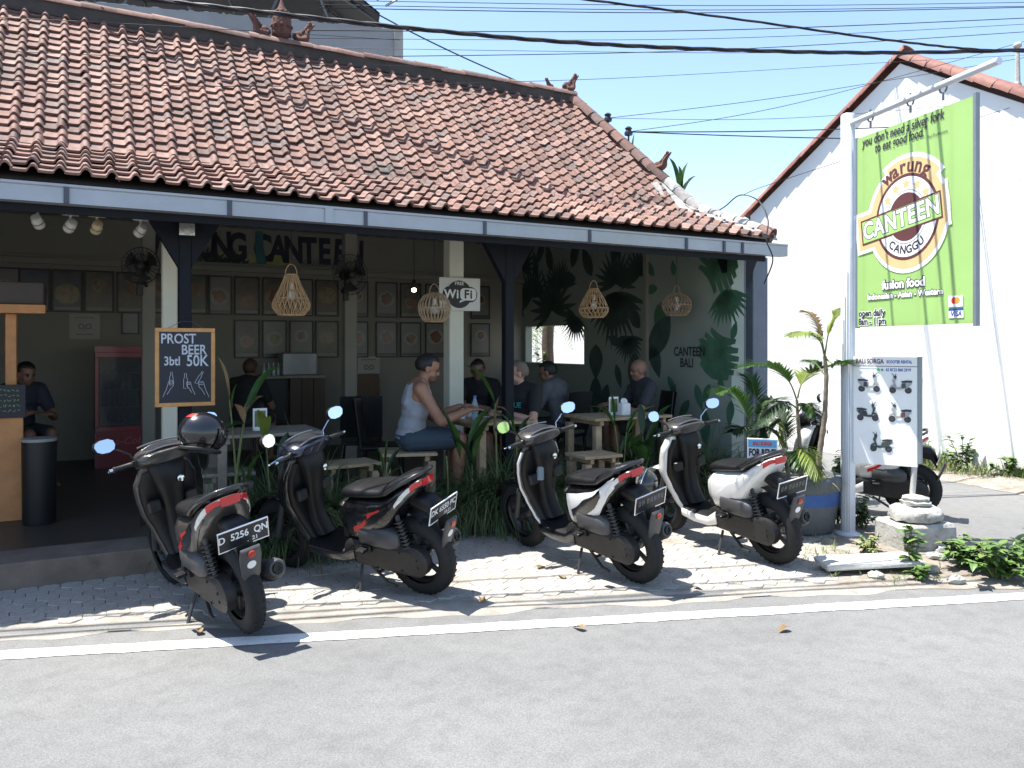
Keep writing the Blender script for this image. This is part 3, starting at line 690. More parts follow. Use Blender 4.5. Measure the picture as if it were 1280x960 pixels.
def scooter(label, loc, heading, lean, main, accent, shield, plate, sc=.965, cowl=None, decal=None, flap=None, sticker=True, steer=0, rimc=None, plate_open=0, tall=0, mangle=12, panel=None, edge=None):
    root = thing('motor_scooter', label, 'scooter', loc, 0, 'scooters parked in front of the restaurant')
    root.rotation_euler = (R(-lean), 0, R(90+heading)); root.scale = (sc,sc,sc)
    rim = rimc or mat('black_rim', (.03,.03,.032), .4, .3, var=.2)
    wheel(root, 0, rim)
    # ---- rear frame, engine, transmission
    b = MB(); b.rbox(.02,.50,-.10,.075,.20,.40,.03); b.tube([(.55,0,.36),(.35,0,.30),(.1,0,.28)], .05, 8); b.rbox(.32,.52,-.11,.08,.30,.52,.03); b.rbox(-.02,.12,-.115,-.045,.22,.34,.02)
    b.build('engine', ENG, root, smooth=40)
    b = MB(); pr = []
    for k in range(22):
        a = 2*math.pi*k/22; c, s_ = math.cos(a), math.sin(a); rr = .105 if c < 0 else .085
        pr.append(((.255*(1 if c > 0 else -1)+rr*c) + .235 - .03, .29+rr*s_ + (.015 if c > 0 else 0)))
    T = Matrix.Rotation(R(90),4,'X')
    b.loft([[(x,.075,z) for x,z in pr],[(x,.135,z) for x,z in pr],[(.205+(x-.205)*.88,.152,.29+(z-.29)*.82) for x,z in pr],[(.205+(x-.205)*.78,.153,.29+(z-.29)*.66) for x,z in pr]])
    for k in range(9):
        a = 2*math.pi*k/9; b.lathe([(0,0),(.009,0),(.009,.012),(0,.012)], 6, Matrix.Translation((.205+.31*math.cos(a),.148,.29+.075*math.sin(a))) @ Matrix.Rotation(R(-90),4,'X'))
    b.build('transmission_cover', ENG, root, smooth=40)
    b = MB(); b.loft([sect(.36,.05,.50,.39,3,14),sect(.34,.062,.52,.375,3,14),sect(.12,.062,.51,.365,3,14),sect(.06,.05,.49,.375,3,14),sect(.04,.03,.47,.40,3,14)], M=Matrix.Translation((0,.125,0)))
    b.build('air_cleaner', GREYP, root, smooth=40)
    b = MB(); b.tube([(-.02,.115,.30),(.06,.115,.62)], .016, 8)
    for k in range(9):
        f = .2+.075*k; b.lathe([(.02,-.006),(.034,-.003),(.034,.003),(.02,.006)], 10, Matrix.Translation((-.02+.08*f,.115,.30+.32*f)) @ Matrix.Rotation(R(14),4,'Y'))
    b.build('shock_absorber', mat('spring_steel', (.05,.05,.052), .4, .5), root, smooth=40)
    # ---- muffler on the right
    T = Matrix.Translation((.12,-.165,.275)) @ Matrix.Rotation(R(-79),4,'Y')
    b = MB(); b.lathe([(.02,-.05),(.035,-.02),(.056,.04),(.064,.12),(.064,.36),(.058,.42),(.046,.445),(.034,.447),(.032,.43),(.02,.425),(0,.42)], 20, T)
    b.tube([(.42,-.10,.24),(.30,-.12,.2),(.18,-.16,.235),(.10,-.165,.28)], .018, 8); mf = b.build('muffler', GREYP, root, smooth=40)
    b = MB(); b.grid(lambda i,j: (.070*math.cos(R(-70+140*j)), .070*math.sin(R(-70+140*j)), .10+.24*i), 4, 8, T @ Matrix.Rotation(R(180),4,'Z')); b.build('heat_shield', MATBLK, mf, smooth=60)
    b = MB(); b.lathe([(.022,0),(.026,0),(.026,.012),(.018,.012),(.018,-.02),(0,-.02)], 14, T @ Matrix.Translation((0,0,.445))); b.build('tail_pipe', mat('exhaust_black', (.012,.012,.012), .6), mf, smooth=40)
    # ---- stands, pegs
    b = MB(); b.tube([(.44,.10,.19),(.41,.17,.10),(.385,.23,-.005+.0*lean)], .011, 7); b.rbox(.36,.41,.215,.255,-.004,.006,.003); b.tube([(.41,.17,.10),(.44,.20,.06)], .008, 6); b.build('side_stand', mat('stand_steel', (.06,.06,.062), .5, .5), root, smooth=40)
    b = MB()
    for sd_ in (-1,1): b.tube([(.36,.09*sd_,.19),(.20,.13*sd_,.105),(.12,.14*sd_,.10)], .012, 6)
    b.tube([(.3,-.11,.15),(.3,.11,.15)], .01, 6); b.build('centre_stand', mat('stand_steel', (.06,.06,.062), .5, .5), root, smooth=40)
    for sd_ in (-1,1):
        b = MB(); b.rbox(.27,.36,.135,.185,.335,.385,.01); b.rbox(.28,.35,.185,.245,.35,.372,.006); b.build('pillion_peg', MATBLK, root).scale = (1,sd_,1)
    # ---- rear body and seat
    b = MB(); xs = [.56-.96*k/22 for k in range(23)]
    b.loft([[body_pt(x, 360*k/24) for k in range(24)] for x in xs]); b.build('rear_body', main, root, smooth=50)
    for sd_ in (-1,1):
        b = MB(); patch(b, .47, -.20, lambda f: -62+44*f, lambda f: 20+14*f, .006, sd_, 14)
        sp = b.build('side_panel', panel or shield or main, root, smooth=50)
        b = MB(); patch(b, .42, .02, lambda f: -34+30*f, lambda f: -8+24*f, .0105, sd_, 10); b.build('side_accent', accent, sp, smooth=50)
        if decal:
            b = MB(); patch(b, .40, .27, lambda f: -20+12*f, lambda f: -11+9*f, .0145, sd_, 6, 3); patch(b, .25, .14, lambda f: -2+6*f, lambda f: 3+5*f, .0145, sd_, 6, 3); b.build('decal', decal, sp, smooth=50)
        b = MB(); patch(b, -.06, -.32, lambda f: -16+10*f, lambda f: -6+20*f, .009, sd_, 8, 4); b.build('turn_signal', CLEARL, root, smooth=50)
    b = MB()
    for sd_ in (-1,1): patch(b, -.285, -.395, lambda f: -9+2*f, lambda f: 16+6*f, .013, sd_, 8, 6)
    b.grid(lambda i,j: Vector((-.405-.006*math.sin(math.pi*i), .055-.11*i, .765+.05*j)), 6, 3); b.build('tail_light', REDL, root, smooth=50)
    SE = [(.57,.055,.695,.65),(.52,.10,.735,.655),(.40,.135,.755,.68),(.24,.150,.765,.70),(.14,.152,.775,.715),(.08,.150,.805,.725),(.0,.145,.828,.74),(-.12,.130,.845,.77),(-.22,.105,.852,.80),(-.27,.06,.845,.815)]
    b = MB(); b.loft([sect(q[0], q[1], q[2], q[3], 3.4, 22, .45) for q in [interp(SE, .57-.84*k/26) for k in range(27)]]); se = b.build('seat', SEATV, root, smooth=50)
    b = MB(); b.tube([interp(SE, .10)[0:1] and Vector((.10, .145*math.cos(R(a)), .775+.028*math.sin(R(a)))) for a in range(0,181,12)], .004, 5); b.build('seat_seam', MATBLK, se)
    b = MB()
    pts = [(.06,.157,.755),(-.08,.160,.79),(-.22,.140,.822),(-.33,.10,.842),(-.385,.05,.85),(-.385,-.05,.85),(-.33,-.10,.842),(-.22,-.140,.822),(-.08,-.160,.79),(.06,-.157,.755)]
    b.tube(pts, .0155, 8); b.tube([(-.22,.138,.822),(-.24,.08,.80)], .012, 6); b.tube([(-.22,-.138,.822),(-.24,-.08,.80)], .012, 6)
    b.build('grab_rail', mat('rail_black', (.03,.03,.033), .3, .4, coat=.4), root, smooth=50)
    # ---- rear fender, plate, flap
    b = MB(); b.loft([sect(-.12,.06,.70,.62,3,14),sect(-.26,.07,.70,.58,3,14),sect(-.36,.07,.69,.56,3,14),sect(-.42,.06,.65,.50,3,14),sect(-.46,.05,.58,.46,3,14)])
    b.grid(lambda i,j: (WR*0+ (WR+.035)*math.cos(R(60+105*i)), .058*(2*j-1)*(1-.2*abs(2*j-1)), WR+(WR+.035)*math.sin(R(60+105*i))), 12, 4); rf = b.build('rear_fender', MATBLK, root, smooth=50)
    b = MB(); T = Matrix.Translation((-.475,0,.485)) @ Matrix.Rotation(R(-32),4,'Y')
    fl = [(.055,.06),(.062,.0),(.052,-.13),(.03,-.19),(-.03,-.19),(-.052,-.13),(-.062,.0),(-.055,.06)]
    b.loft([[(0,y,z) for y,z in fl],[(-.018,y*1.0,z) for y,z in fl],[(-.026,y*.8,z*.9) for y,z in fl]], M=T); fo = b.build('mud_flap', flap or GREYP, root, smooth=40)
    if sticker:
        b = MB(); b.lathe([(0,0),(.026,0),(.026,.002),(0,.002)], 18, T @ Matrix.Translation((-.0265,0,-.045)) @ Matrix.Rotation(R(-90),4,'Y')); b.build('sticker', PLW, fo)
    b = MB(); b.lathe([(0,0),(.022,0),(.022,.01),(0,.012)], 12, T @ Matrix.Translation((-.03,0,.035)) @ Matrix.Rotation(R(-90),4,'Y')); b.build('reflector', AMBER, fo)
    T = Matrix.Translation((-.485,0,.595)) @ Matrix.Rotation(R(-28),4,'Y') @ Matrix.Rotation(R(-90),4,'Z') @ Matrix.Rotation(R(90),4,'X')
    b = MB(); b.rbox(-.142,.142,-.062,.062,-.004,.0,.002, T); po = b.build('license_plate', PLATE, root)
    b = MB()
    for (x0,x1,y0,y1) in ((-.146,.146,.060,.066),(-.146,.146,-.066,-.060),(-.146,-.140,-.0598,.0598),(.140,.146,-.0598,.0598)): b.rbox(x0,x1,y0,y1,-.006,.003,.001, T)
    b.build('plate_frame', CHROME if plate_open else PLW, po)
    b = MB()
    if plate:
        add_text(b, plate[0], T @ Matrix.Translation((0,.012,.0015)), .062, bold=.0015, xs=.92 if len(plate[0]) < 10 else .84)
        add_text(b, plate[1], T @ Matrix.Translation((.05,-.038,.0015)), .036, bold=.001)
        tag(b.build('plate_characters', PLW, po), kind='stuff')
    else:
        for k in range(7):
            x = -.105+.034*k + (.012 if k > 1 else 0); b.box(x-.009,x-.005,-.012,.030,.0012,.002,T); b.box(x+.004,x+.008,-.012+.01*(k%2),.030,.0012,.002,T); b.box(x-.009,x+.008,.008+.012*(k%3-1),.012+.012*(k%3-1),.0021,.0026,T)
        tag(b.build('plate_characters', mat('worn_plate_ink', (.20,.21,.23), .4, bump=0), po), kind='stuff')
    # ---- floor, leg shield, front
    FLR = [(.92,.10,.345,.25),(.84,.145,.318,.235),(.70,.150,.305,.22),(.55,.150,.305,.215),(.46,.135,.33,.225),(.42,.10,.36,.25)]
    b = MB(); b.loft([sect(q[0],q[1],q[2],q[3],4,18) for q in [interp(FLR,.92-.5*k/14) for k in range(15)]]); fb = b.build('floorboard', MATBLK, root, smooth=45)
    for sd_ in (-1,1):
        b = MB(); b.loft([sect(x,.012,zt,zb,3,10) for x,zt,zb in ((.86,.31,.25),(.72,.292,.225),(.55,.292,.222),(.44,.36,.25))], M=Matrix.Translation((0,.150*sd_,0))); b.build('side_skirt', accent, fb, smooth=50)
    SH = [(.26,.88,.05,.120,.02),(.36,.955,.055,.140,.03),(.48,1.00,.055,.165,.05),(.60,1.005,.055,.195,.08),(.70,.985,.05,.212,.085),(.80,.955,.05,.200,.075),(.88,.93,.05,.165,.06),(.95,.915,.04,.13,.04)]
    SH = [(z,x,h,w*(.86 if z < .5 else .92 if z < .76 else 1),nn) for z,x,h,w,nn in SH]
    if tall: SH = [(z,x,h,w*(1+.10*(z < .7)),nn*1.2) for z,x,h,w,nn in SH]
    def shi(z):
        q = interp([(-a[0],)+a[1:] for a in SH][::1], -z); return q[1:]
    zz = [.26+.69*k/20 for k in range(21)]
    b = MB(); b.loft([zsect(z, *(lambda q: (q[0],q[1],q[2]))(shi(z)), nose=shi(z)[3]) for z in zz]); b.build('leg_shield', shield or main, root, smooth=50)
    if edge:
        for sd_ in (-1,1): b = MB(); b.tube([(shi(z)[0]-.012, sd_*(shi(z)[2]-.002), z) for z in [.30+.58*k/14 for k in range(15)]], .011, 7); b.build('shield_edge', edge, root, smooth=60)
    b = MB(); b.loft([zsect(z, shi(z)[0]-.032, shi(z)[1]*.8, shi(z)[2]-.016, p=3) for z in [.27+.62*k/16 for k in range(17)]]); ins = b.build('inner_shield', MATBLK, root, smooth=50)
    b = MB(); b.loft([zsect(z, xc, .055, hw, 14, 3) for z, xc, hw in ((.34,.845,.075),(.45,.905,.07),(.58,.915,.062),(.72,.885,.075),(.82,.86,.10),(.91,.87,.115),(.945,.89,.10))]); b.build('steering_cover', MATBLK, ins, smooth=50)
    for sd_ in (-1,1): b = MB(); b.rbox(.86,.91,.075*sd_ if sd_ > 0 else -.165,.165 if sd_ > 0 else -.075,.62,.70,.015); b.build('front_pocket', BLACKP, ins)
    b = MB(); b.lathe([(0,0),(.02,0),(.022,.012),(.014,.016),(0,.016)], 12, Matrix.Translation((.802,-.05,.81)) @ Matrix.Rotation(R(-90),4,'Y')); b.build('key_switch', CHROME, ins, smooth=40)
    b = MB(); b.rbox(.50,.60,-.09,.09,.36,.62,.03); b.build('under_seat_cover', MATBLK, root, smooth=40)
    wf = wheel(root, WBASE, rim)
    b = MB()
    b.grid(lambda i,j: (WBASE+(WR+.03)*math.cos(R(20+150*i)), .072*math.cos(R(180*j)), WR+(WR+.03+.018*math.sin(R(180*j)))*math.sin(R(20+150*i))), 16, 8)
    b.build('front_fender', shield or main, root, smooth=60)
    for sd_ in (-1,1):
        b = MB(); b.tube([(WBASE,.075*sd_,WR),(WBASE-.10,.075*sd_,WR+.24),(WBASE-.17,.07*sd_,.66)], [.024,.022,.016], 8); b.build('fork_leg', GREYP, root, smooth=50)
    # ---- handlebar group
    CW = [(1.095,.05,.985,.88),(1.05,.115,1.015,.85),(.98,.165,1.035,.865),(.90,.185,1.04,.90),(.84,.172,1.028,.925),(.79,.13,1.005,.945)]
    b = MB(); b.loft([sect(q[0],q[1],q[2],q[3],2.6,20) for q in [interp(CW,1.075-.275*k/12) for k in range(13)]]); b.tube([(.93,0,.86),(.93,0,.93)], .05, 10)
    hc = b.build('handlebar_cowl', cowl or main, root, smooth=55)
    b = MB(); b.grid(lambda i,j: (.815+.12*i, (.105+.02*math.sin(math.pi*i))*(2*j-1), 1.008+.03*i+.016*(1-(2*j-1)**2)), 6, 10)
    b.build('instrument_panel', mat('dash_glass', (.03,.032,.036), .12, var=.2, coat=.8, bump=0), hc, smooth=60)
    b = MB(); b.tube([(.825,y,1.016+.018*(1-(y/.115)**2)) for y in [-.115+.023*k for k in range(11)]], .006, 6); b.tube([(.945,y,1.046+.012*(1-(y/.13)**2)) for y in [-.13+.026*k for k in range(11)]], .006, 6); b.build('dash_trim', mat('trim_grey', (.18,.18,.185), .3, .5), hc)
    b = MB(); b.ell((1.065,0,.945), (.03,.085,.035), 14, 8); b.build('headlight', CLEARL, hc, smooth=60)
    b = MB(); b.tube([(.90,.05,.965),(.88,.14,.975),(.855,.20,.972)], .012, 8); b.tube([(.90,-.05,.965),(.88,-.14,.975),(.855,-.20,.972)], .012, 8); b.build('handlebar', mat('bar_steel', (.05,.05,.05), .4, .6), root, smooth=50)
    for sd_ in (-1,1):
        b = MB(); b.lathe([(0,0),(.016,0),(.0175,.01),(.0165,.02),(.0165,.10),(.019,.108),(.019,.116),(.012,.12),(0,.12)], 12, Matrix.Translation((.853,.20*sd_,.972)) @ Matrix.Rotation(R(-90*sd_),4,'X') @ Matrix.Rotation(R(-6),4,'Y'))
        gr = b.build('grip', BLACKP, root, smooth=40)
        b = MB(); b.lathe([(0,0),(.013,0),(.013,.02),(0,.022)], 10, Matrix.Translation((.84,.32*sd_,.972)) @ Matrix.Rotation(R(-90*sd_),4,'X')); b.build('bar_end', CHROME, gr, smooth=40)
        b = MB(); b.rbox(.845,.90,.155,.20,.95,.992,.008); b.build('switch_box', MATBLK, root).scale = (1,sd_,1)
        b = MB(); b.tube([(.905,.175*sd_,.968),(.925,.22*sd_,.962),(.915,.30*sd_,.955),(.905,.335*sd_,.955)], [.008,.007,.006,.007], 6); b.build('brake_lever', CHROME if main != BLACKP else CHROME, root, smooth=50)
        # mirror: stem, housing, glass
        mc = Vector((.89,.325*sd_,1.12)); fw = Matrix.Translation(mc) @ Matrix.Rotation(R(mangle*sd_),4,'Z') @ Matrix.Rotation(R(13),4,'Y')
        oct_ = [(.068,.012),(.056,.034),(.022,.046),(-.030,.044),(-.060,.026),(-.066,-.004),(-.052,-.032),(-.018,-.044),(.030,-.040),(.058,-.022)]
        oct_ = [(y*sd_, z) for y, z in oct_]
        b = MB(); b.loft([[(-.010,y,z) for y,z in oct_],[(.012,y*1.02,z*1.02) for y,z in oct_],[(.03,y*.7,z*.7) for y,z in oct_],[(.036,y*.3,z*.3) for y,z in oct_]], M=fw)
        mo = b.build('mirror', BLACKP, root, smooth=50)
        b = MB(); b.add([fw @ Vector((-.0115,y*.95,z*.95)) for y,z in oct_], [tuple(range(len(oct_)))]); b.build('mirror_glass', MIRR, mo)
        b = MB(); b.tube([(.885,.175*sd_,.985),(.90,.19*sd_,1.03),(.90,.25*sd_,1.075),mc+Vector((.02,-.02*sd_,-.02))], .0065, 7); b.build('mirror_stem', BLACKP if sd_ > 0 else CHROME, mo, smooth=50)
    squeeze(root)
    return root
BLKG = gloss('gloss_black', (.006,.006,.007)); WHTG = gloss('gloss_white', (.74,.73,.70)); GRYG = mat('satin_grey', (.045,.042,.040), .3, var=.15, coat=.2)
REDD = mat('red_decal', (.55,.03,.025), .35, var=.1, bump=0); SILV = mat('silver_paint', (.34,.34,.335), .35, .4, var=.1, coat=.3)
BLUEG = gloss('deep_blue_black', (.013,.016,.03))
k1 = scooter('black scooter parked leftmost, with a helmet on its handlebar and grey flanks', gnd(311,788), 41, 12, GRYG, BLKG, None, ('D  5256  QN', '.  21'), decal=REDD, cowl=GRYG, plate_open=1)
k2 = scooter('black scooter with red flashes and a 6550 plate, second from the left', gnd(533,741), 59, 13, BLKG, BLKG, None, ('DK 6550 PC', '10-21'), decal=REDD, cowl=BLUEG)
k3 = scooter('white and black scooter with a helmet hung at its tail, third from the left', gnd(797,727), 36, 11, BLKG, BLKG, None, None, cowl=GRYG, sticker=False, plate_open=1, decal=None, panel=WHTG, edge=WHTG)
k4 = scooter('white scooter with a FOR RENT sign standing on its seat', gnd(970,704), 28, 8, WHTG, WHTG, WHTG, None, cowl=GRYG, tall=1, sticker=True)
k5 = scooter('white scooter with red stripes parked behind the sign pole and rental board', gnd(1140,644), 62, 7, WHTG, WHTG, WHTG, None, sc=.93, decal=REDD, cowl=BLKG, sticker=False)
# ================================================================== white gabled house on the right
HS = 6.9
WH = thing('white_house', 'bright white gabled house wall with red tile coping beyond the side lane', 'house', B(HS, 0), BR)
WHITEH = mat('house_whitewash', (.80,.80,.79), .75, var=.04, scale=.8, bump=.25, bscale=16, dirt=((.66,.65,.62), .68, .5))
ap = ps(1125, 74, HS); le = ps(938, 266, HS); re = (ap[0]-2*(ap[0]-ps(1280,124,HS)[0])*.98, 0)
sl = (ap[1]-ps(1280,124,HS)[1])/(ap[0]-ps(1280,124,HS)[0])
rn, rz_ = ap[0]-3.6, ap[1]-3.6*sl
lz = le[1]
b = MB(); T = Matrix(((0,0,1,0),(1,0,0,0),(0,1,0,0),(0,0,0,1)))      # (y, z, x) <- prism axes
b.prism([(rn,-.05),(le[0],-.05),(le[0],lz-.05),(ap[0],ap[1]-.06),(rn,rz_-.05)], 0, .2, T); b.build('gable_wall', WHITEH, WH)
b = MB(); b.box(0,.2,le[0]+.002,13,-.05,2.5); b.build('rear_wall', WHITEH, WH)
b = MB(); b.box(.202,8,rn,rn+.2,-.05,rz_-.1); b.box(.202,8,le[0]-.2,le[0],-.05,lz-.1); b.build('side_wall', WHITEH, WH)
b = MB()
b.add([(.1,le[0]+.1,lz-.02),(.1,ap[0],ap[1]),(8,ap[0],ap[1]),(8,le[0]+.1,lz-.02)], [(0,1,2,3)]); b.add([(.1,rn-.1,rz_-.02),(.1,ap[0],ap[1]),(8,ap[0],ap[1]),(8,rn-.1,rz_-.02)], [(3,2,1,0)])
rf = b.build('roof', TILE, WH)
REDT = island_mat('red_coping_tile', [(.21,.085,.068),(.25,.105,.082),(.18,.075,.062),(.28,.13,.10)], .75, ((.42,.30,.25), .66), 14, 4)
cp = MB(); o_ = []
for y, r in ((0,.135),(.30,.12)):
    o_.append([(r*math.cos(math.pi*k/9), y, r*.9*math.sin(math.pi*k/9)) for k in range(10)] + [(r*.85*math.cos(math.pi*k/9), y, r*.75*math.sin(math.pi*k/9)) for k in range(9,-1,-1)])
cp.loft(o_); cpm = cp.me('coping_tile', REDT, smooth=50)
random.seed(41)
for end, zz in ((le[0]+.15, lz-.02-.15*(ap[1]-lz)/(le[0]-ap[0])), (rn-.1, rz_-.02)):
    d = Vector((0, ap[0]-end, ap[1]-zz)); n = int(d.length/.255)+1; d.normalize(); e = d.to_track_quat('Y','Z').to_euler()
    for k in range(n):
        p = Vector((.04, end, zz)) + d*(.255*k) + Vector((0,0,.0))
        link('coping_tile', cpm, rf, p, (e.x+.05, e.y+random.gauss(0,.03), e.z+random.gauss(0,.025)))
b = MB(); b.tube([(0,0,0),(0,0,.55)], [.035,.022], 7); b.ell((0,0,.58), (.05,.05,.04), 8, 6); b.lathe([(.06,0),(.03,.06),(.05,.1),(.02,.16)], 8)
nn, zz = ps(1266, 118, HS); b.build('roof_finial', PALEC, rf, smooth=50, loc=(.1, nn, zz+.03))
# alley greenery seen through the side opening
# ================================================================== hanging sign on its pole
PX = gnd(1060, 668)
PW = mat('white_pole_paint', (.62,.64,.66), .4, .1, var=.08, scale=3, bump=.05, dirt=((.42,.42,.41), .64, 3))
pole = thing('sign_pole', 'tall white steel pole with a slanting arm that carries the green sign', 'sign pole', PX)
b = MB(); b.lathe([(.058,-.02),(.058,3.55),(.05,3.56)], 20); b.build('upright', PW, pole, smooth=40)
b = MB(); b.lathe([(.10,-.02),(.10,.012),(.06,.03)], 16); b.build('foot', PW, pole, smooth=40)
SO = Vector((2.875, 6.66, 1.755)); SA = R(-75.2); SX = Vector((math.cos(SA), math.sin(SA), 0))
b = MB(); a0 = SO-PX; b.tube([Vector((0,0,3.47)), a0+SX*1.40+Vector((0,0,1.735))], .026, 12); arm = b.build('arm', PW, pole, smooth=50)
hooks = []
for t in (.16, .60, .92):
    q = a0 + SX*t; q.z = 3.47; b = MB()
    ring = [q+SX*(.034*math.cos(R(a)))+Vector((0,0,-.012+.036*math.sin(R(a)))) for a in range(-60,241,25)]
    b.tube(ring, .007, 6); b.tube([q+Vector((0,0,-.045)), q+Vector((0,0,-.10))], .010, 6); b.tube([q+Vector((0,0,.02)), q+Vector((0,0,.05))], .008, 6); b.build('hook', mat('hook_steel', (.16,.16,.18), .4, .7), arm, smooth=50)
for k in range(5):
    b = MB(); a = R(196+17*k); b.tube([Vector((.0605*math.cos(a+.12*math.sin(z*1.3+k)), .0605*math.sin(a+.12*math.sin(z*1.3+k)), z)) for z in [.02+.2*j for j in range(9+k)]], .0022, 5); b.build('cable_run', mat('pale_cable', (.35,.36,.38), .5), pole)
def sg(u, v):
    d = ray(u, v); A = SX; # solve SO + x*SX + z = cam + t*d
    t = (SO.x*SX.y - SO.y*SX.x) / (d.x*SX.y - d.y*SX.x); p = Vector((0,0,CH)) + d*t
    return (p-SO).dot(SX), p.z-SO.z
SGN = thing('hanging_sign', 'large lime green restaurant sign with a round maroon badge hanging from the white pole', 'sign', SO, SA)
SWd, SHt = 1.19, 1.565
LIME = mat('lime_banner', (.37,.58,.19), .5, var=.05, scale=2, bump=.05, bscale=4, trans=.22)
b = MB(); b.grid(lambda i,j: (SWd*i, .002*math.sin(i*9)*math.sin(j*4), SHt*j), 16, 16); bn = b.build('banner', LIME, SGN, smooth=80)
FRM = mat('sign_frame_steel', (.24,.27,.29), .5, .4, var=.1)
b = MB(); b.rbox(SWd+.002,SWd+.028,-.012,.03,-.02,SHt+.02,.004); b.rbox(-.022,-.002,-.008,.03,-.01,SHt+.01,.004); b.rbox(0,SWd,.012,.034,SHt-.02,SHt,.004); b.rbox(0,SWd,.012,.034,0,.02,.004); b.build('frame', FRM, SGN)
for x in (.075, .68, .86, 1.0):
    b = MB(); b.box(x-.012, x+.012, .008, .026, .022, SHt-.022); b.build('frame_bar', FRM, SGN)
_lay = [0]
def flat(name, m, polys=(), texts=(), off=None, th=.0001):
    _lay[0] += 1; y = -.0045 - (off-.006)*.22; b = MB()
    for p in polys: b.prism(p, 0, th, XZ(0, y, 0))
    for t in texts: add_text(b, t[0], XZ(t[1], y, t[2], t[3] if len(t) > 3 else 0), t[4] if len(t) > 4 else .1, **(t[5] if len(t) > 5 else {}))
    return b.build(name, m, bn)
MAR = mat('print_maroon', (.115,.040,.042), .5, var=.05, bump=0); PWH = mat('print_white', (.80,.80,.79), .5, var=.03, bump=0); TAN = mat('print_tan', (.66,.47,.23), .5, var=.05, bump=0)
PLIM = mat('print_lime', (.37,.58,.19), .5, var=.05, bump=0); PDK = mat('print_plum', (.035,.03,.05), .5, var=.05, bump=0); PRED = mat('print_red', (.62,.05,.04), .5, bump=0); PORG = mat('print_orange', (.75,.30,.06), .5, bump=0); PBLU = mat('print_blue', (.03,.08,.35), .5, bump=0)
cx, cz = sg(1133.5, 271); ro = sg(1133, 217)[1]-cz
def star(r, x, z): return [(x+(r if k%2==0 else r*.45)*math.sin(R(36*k)), z+(r if k%2==0 else r*.45)*math.cos(R(36*k))) for k in range(10)][::-1]
A_, B_ = sg(1079, 292), sg(1177, 255); bw = math.hypot(B_[0]-A_[0], B_[1]-A_[1])+.02; ba = math.degrees(math.atan2(B_[1]-A_[1], B_[0]-A_[0])); bc = ((A_[0]+B_[0])/2, (A_[1]+B_[1])/2)
def rbx(w, h, c=bc, a=ba):
    return [(c[0]+x*math.cos(R(a))-y*math.sin(R(a)), c[1]+x*math.sin(R(a))+y*math.cos(R(a))) for x, y in ((-w/2,-h/2),(w/2,-h/2),(w/2,h/2),(-w/2,h/2))]
def tab(r0, r1, a0, a1): return disc(r0, 12, cx, cz, a0=a0, a1=a1)[::-1] + disc(r1, 12, cx, cz, a0=a0, a1=a1)
flat('badge_outline', PWH, [disc(ro*1.30, 48, cx, cz)], off=.0062); flat('badge_outline', PWH, [disc(ro*1.46, 16, cx, cz, a0=38, a1=122)+disc(ro*1.0, 2, cx, cz, a0=122, a1=38), rbx(bw*1.16, .34)], off=.0072)
flat('badge_rim', TAN, [disc(ro*1.20, 48, cx, cz)], off=.0084); flat('badge_rim', TAN, [disc(ro*1.36, 16, cx, cz, a0=42, a1=118)+disc(ro*1.0, 2, cx, cz, a0=118, a1=42), rbx(bw*1.09, .28)], off=.0094)
flat('badge_ring', MAR, [disc(ro, 48, cx, cz)], off=.0106); flat('badge_disc', PWH, [disc(ro*.925, 48, cx, cz)], off=.0118)
flat('badge_core_line', PDK, [disc(ro*.625, 40, cx, cz)], off=.013); flat('badge_core_line', PWH, [disc(ro*.61, 40, cx, cz)], off=.0142); flat('badge_core', MAR, [disc(ro*.56, 40, cx, cz)], off=.0154)
flat('star', TAN, [star(.048, cx+ro*.76*math.sin(R(a)), cz+ro*.76*math.cos(R(a))) for a in (-52,-26,0,26,52)], off=.013)
flat('name_box', MAR, [rbx(bw, .205)], off=.0168); flat('name_box', PLIM, [rbx(bw-.03, .175)], off=.018)
flat('name_shadow', PDK, texts=[('CANTEEN', bc[0], bc[1], ba, .19, dict(bold=.012, xs=.90, space=1.08))], off=.0195)
flat('name', PWH, texts=[('CANTEEN', bc[0], bc[1], ba, .19, dict(bold=.006, xs=.90, space=1.08))], off=.021)
tx = []
for i, ch in enumerate('warung'):
    a = -31+12.6*i; tx.append((ch, cx+ro*1.17*math.sin(R(a)), cz+ro*1.17*math.cos(R(a)), -a, .155, dict(bold=.005, align='CENTER')))
flat('arc_name', MAR, texts=tx, off=.0112)
tx = []
for i, ch in enumerate('CANGGU'):
    a = -37+14.6*i; tx.append((ch, cx+ro*.765*math.sin(R(a)), cz-ro*.765*math.cos(R(a)), a, .088, dict(bold=.003)))
flat('place_name', PDK, texts=tx, off=.0135)
def line(body, u0, v0, u1, v1, size, **kw):
    a, b_ = sg(u0, v0), sg(u1, v1); w = b_[0]-a[0]
    vs, _ = text_verts(body, size, **kw); tw = max(q.x for q in vs)-min(q.x for q in vs)
    kw = dict(kw); kw['xs'] = w/tw; return (body, (a[0]+b_[0])/2, (a[1]+b_[1])/2, 0, size, kw)
flat('motto', PDK, texts=[line("you don't need a silver fork", 1078, 177, 1181, 145, .105, bold=.002, shear=.1)], off=.007)
flat('motto', PDK, texts=[line('to eat good food."', 1094, 184, 1159, 166, .105, bold=.002, shear=.1)], off=.007)
flat('motto', PDK, texts=[line('Paul Prudhomme', 1160, 171, 1185, 164, .035)], off=.007)
for nm, m_, bb, o_ in (('cuisine_line_edge', PDK, .010, .0075), ('cuisine_line', PWH, .004, .009)):
    flat(nm, m_, texts=[line('fusion food', 1103, 357, 1157, 352, .095, bold=bb), line('Indonesian - Asian - Western', 1085, 372, 1179, 364, .062, bold=bb*.7)], off=o_)
